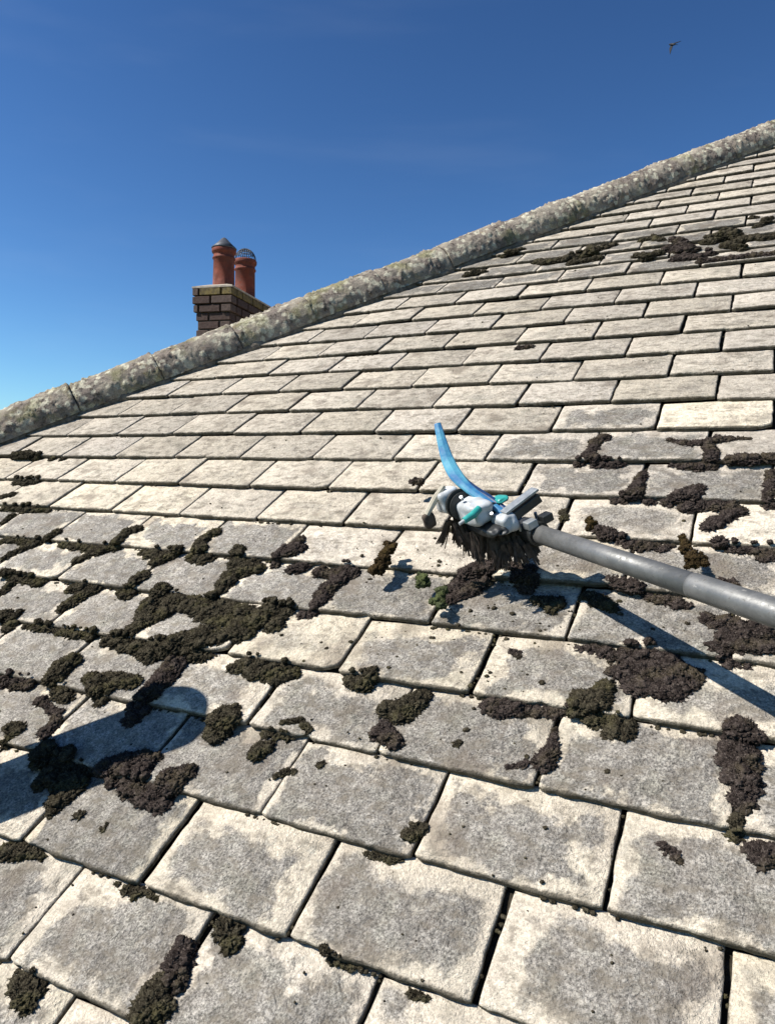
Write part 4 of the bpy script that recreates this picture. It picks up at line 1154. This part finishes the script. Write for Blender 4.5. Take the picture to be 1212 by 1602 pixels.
o = put("bristles", bm_mesh(bm, "bristles"), m_bris, head); o['kind'] = 'stuff'
blob(Vector((-0.70, 4.88, 0.97)), ad * 0.44, sd * 0.13, up_ * 0.06, m_black, "brush_base", 12, 0.18)

# ------------------------------------------------------------------ unseen capped cylinder added past the left edge to cast the rounded shadow
m_caster = simple_mat("grey_shadow_caster", (0.10, 0.10, 0.11), 0.5, scale=20)
# shadow tip on the roof at (-3.62, 2.0); the added caster stands up-sun of it
tip = W(-3.86, 2.05, 0.02)
dist = 5.2 * G
topc = tip + S * dist
caster = empty("shadow_caster", Vector((topc[0], topc[1], topc[2] - 0.9)))
tag(caster, "dark round capped cylinder, unseen left of view, added to cast the rounded shadow", "vent pipe")
rv = 0.50 * G
bm = bmesh.new()
pr = [(0.0, rv)] 
pts = [topc - ZUP * 2.2] + [topc - ZUP * 0.06 + ZUP * 0.0]
rads = [rv, rv]
for q in range(1, 9):
    a = math.pi / 2 * q / 8
    pts.append(topc - ZUP * 0.06 + ZUP * (math.sin(a) * rv)); rads.append(max(0.002, math.cos(a) * rv))
tube(bm, pts, rads, 40)
put("caster_body", bm_mesh(bm, "caster_body", True), m_caster, caster)
bm = bmesh.new(); tube(bm, [topc - ZUP * 0.11, topc - ZUP * 0.055], [rv * 1.05, rv * 1.05], 40)
put("cap_collar", bm_mesh(bm, "cap_collar"), m_caster, caster)

# ------------------------------------------------------------------ bird in the sky
def bird():
    P0 = CAM + (cf + cr * ((1051 - 606) / 1153) + cu * ((801 - 69) / 1153)) * 25.0
    m_b = simple_mat("dark_feathers", (0.004, 0.005, 0.009), 0.7, scale=9)
    root = empty("bird", P0); tag(root, "small dark bird flying alone high in the blue sky", "bird")
    bm = bmesh.new()
    ax = (cr * -0.35 + cf * 0.7 + cu * 0.45).normalized()
    tube(bm, [P0 - ax * .17, P0 - ax * .11, P0 - ax * .03, P0 + ax * .06, P0 + ax * .10, P0 + ax * .13, P0 + ax * .155], [0.012, .025, .042, .036, .024, .022, .004], 12)
    put("body", bm_mesh(bm, "body", True), m_b, root)
    for s_, tipv in ((1, cr * .27 + cu * .10 - cf * .03), (-1, -cr * .06 - cu * .27 + cf * .1)):
        bm = bmesh.new()
        p = [P0 + ax * .06, P0 + tipv * .45 + ax * .07, P0 + tipv - ax * .04, P0 + tipv * .5 - ax * .05, P0 - ax * .06]
        up = ax.cross(tipv).normalized() * .006
        A = [bm.verts.new(q + up) for q in p]; B = [bm.verts.new(q - up) for q in p]
        bm.faces.new(A); bm.faces.new(list(reversed(B)))
        for i in range(5):
            j = (i + 1) % 5; bm.faces.new((A[j], A[i], B[i], B[j]))
        put("wing", bm_mesh(bm, "wing"), m_b, root)
    bm = bmesh.new()
    sdv = ax.cross(cu).normalized()
    p = [P0 - ax * .15 - sdv * .012, P0 - ax * .15 + sdv * .012, P0 - ax * .25 + sdv * .035, P0 - ax * .25 - sdv * .035]
    A = [bm.verts.new(q + cu * .004) for q in p]; B = [bm.verts.new(q - cu * .004) for q in p]
    bm.faces.new(A); bm.faces.new(list(reversed(B)))
    for i in range(4):
        j = (i + 1) % 4; bm.faces.new((A[j], A[i], B[i], B[j]))
    put("tail", bm_mesh(bm, "tail"), m_b, root)
bird()
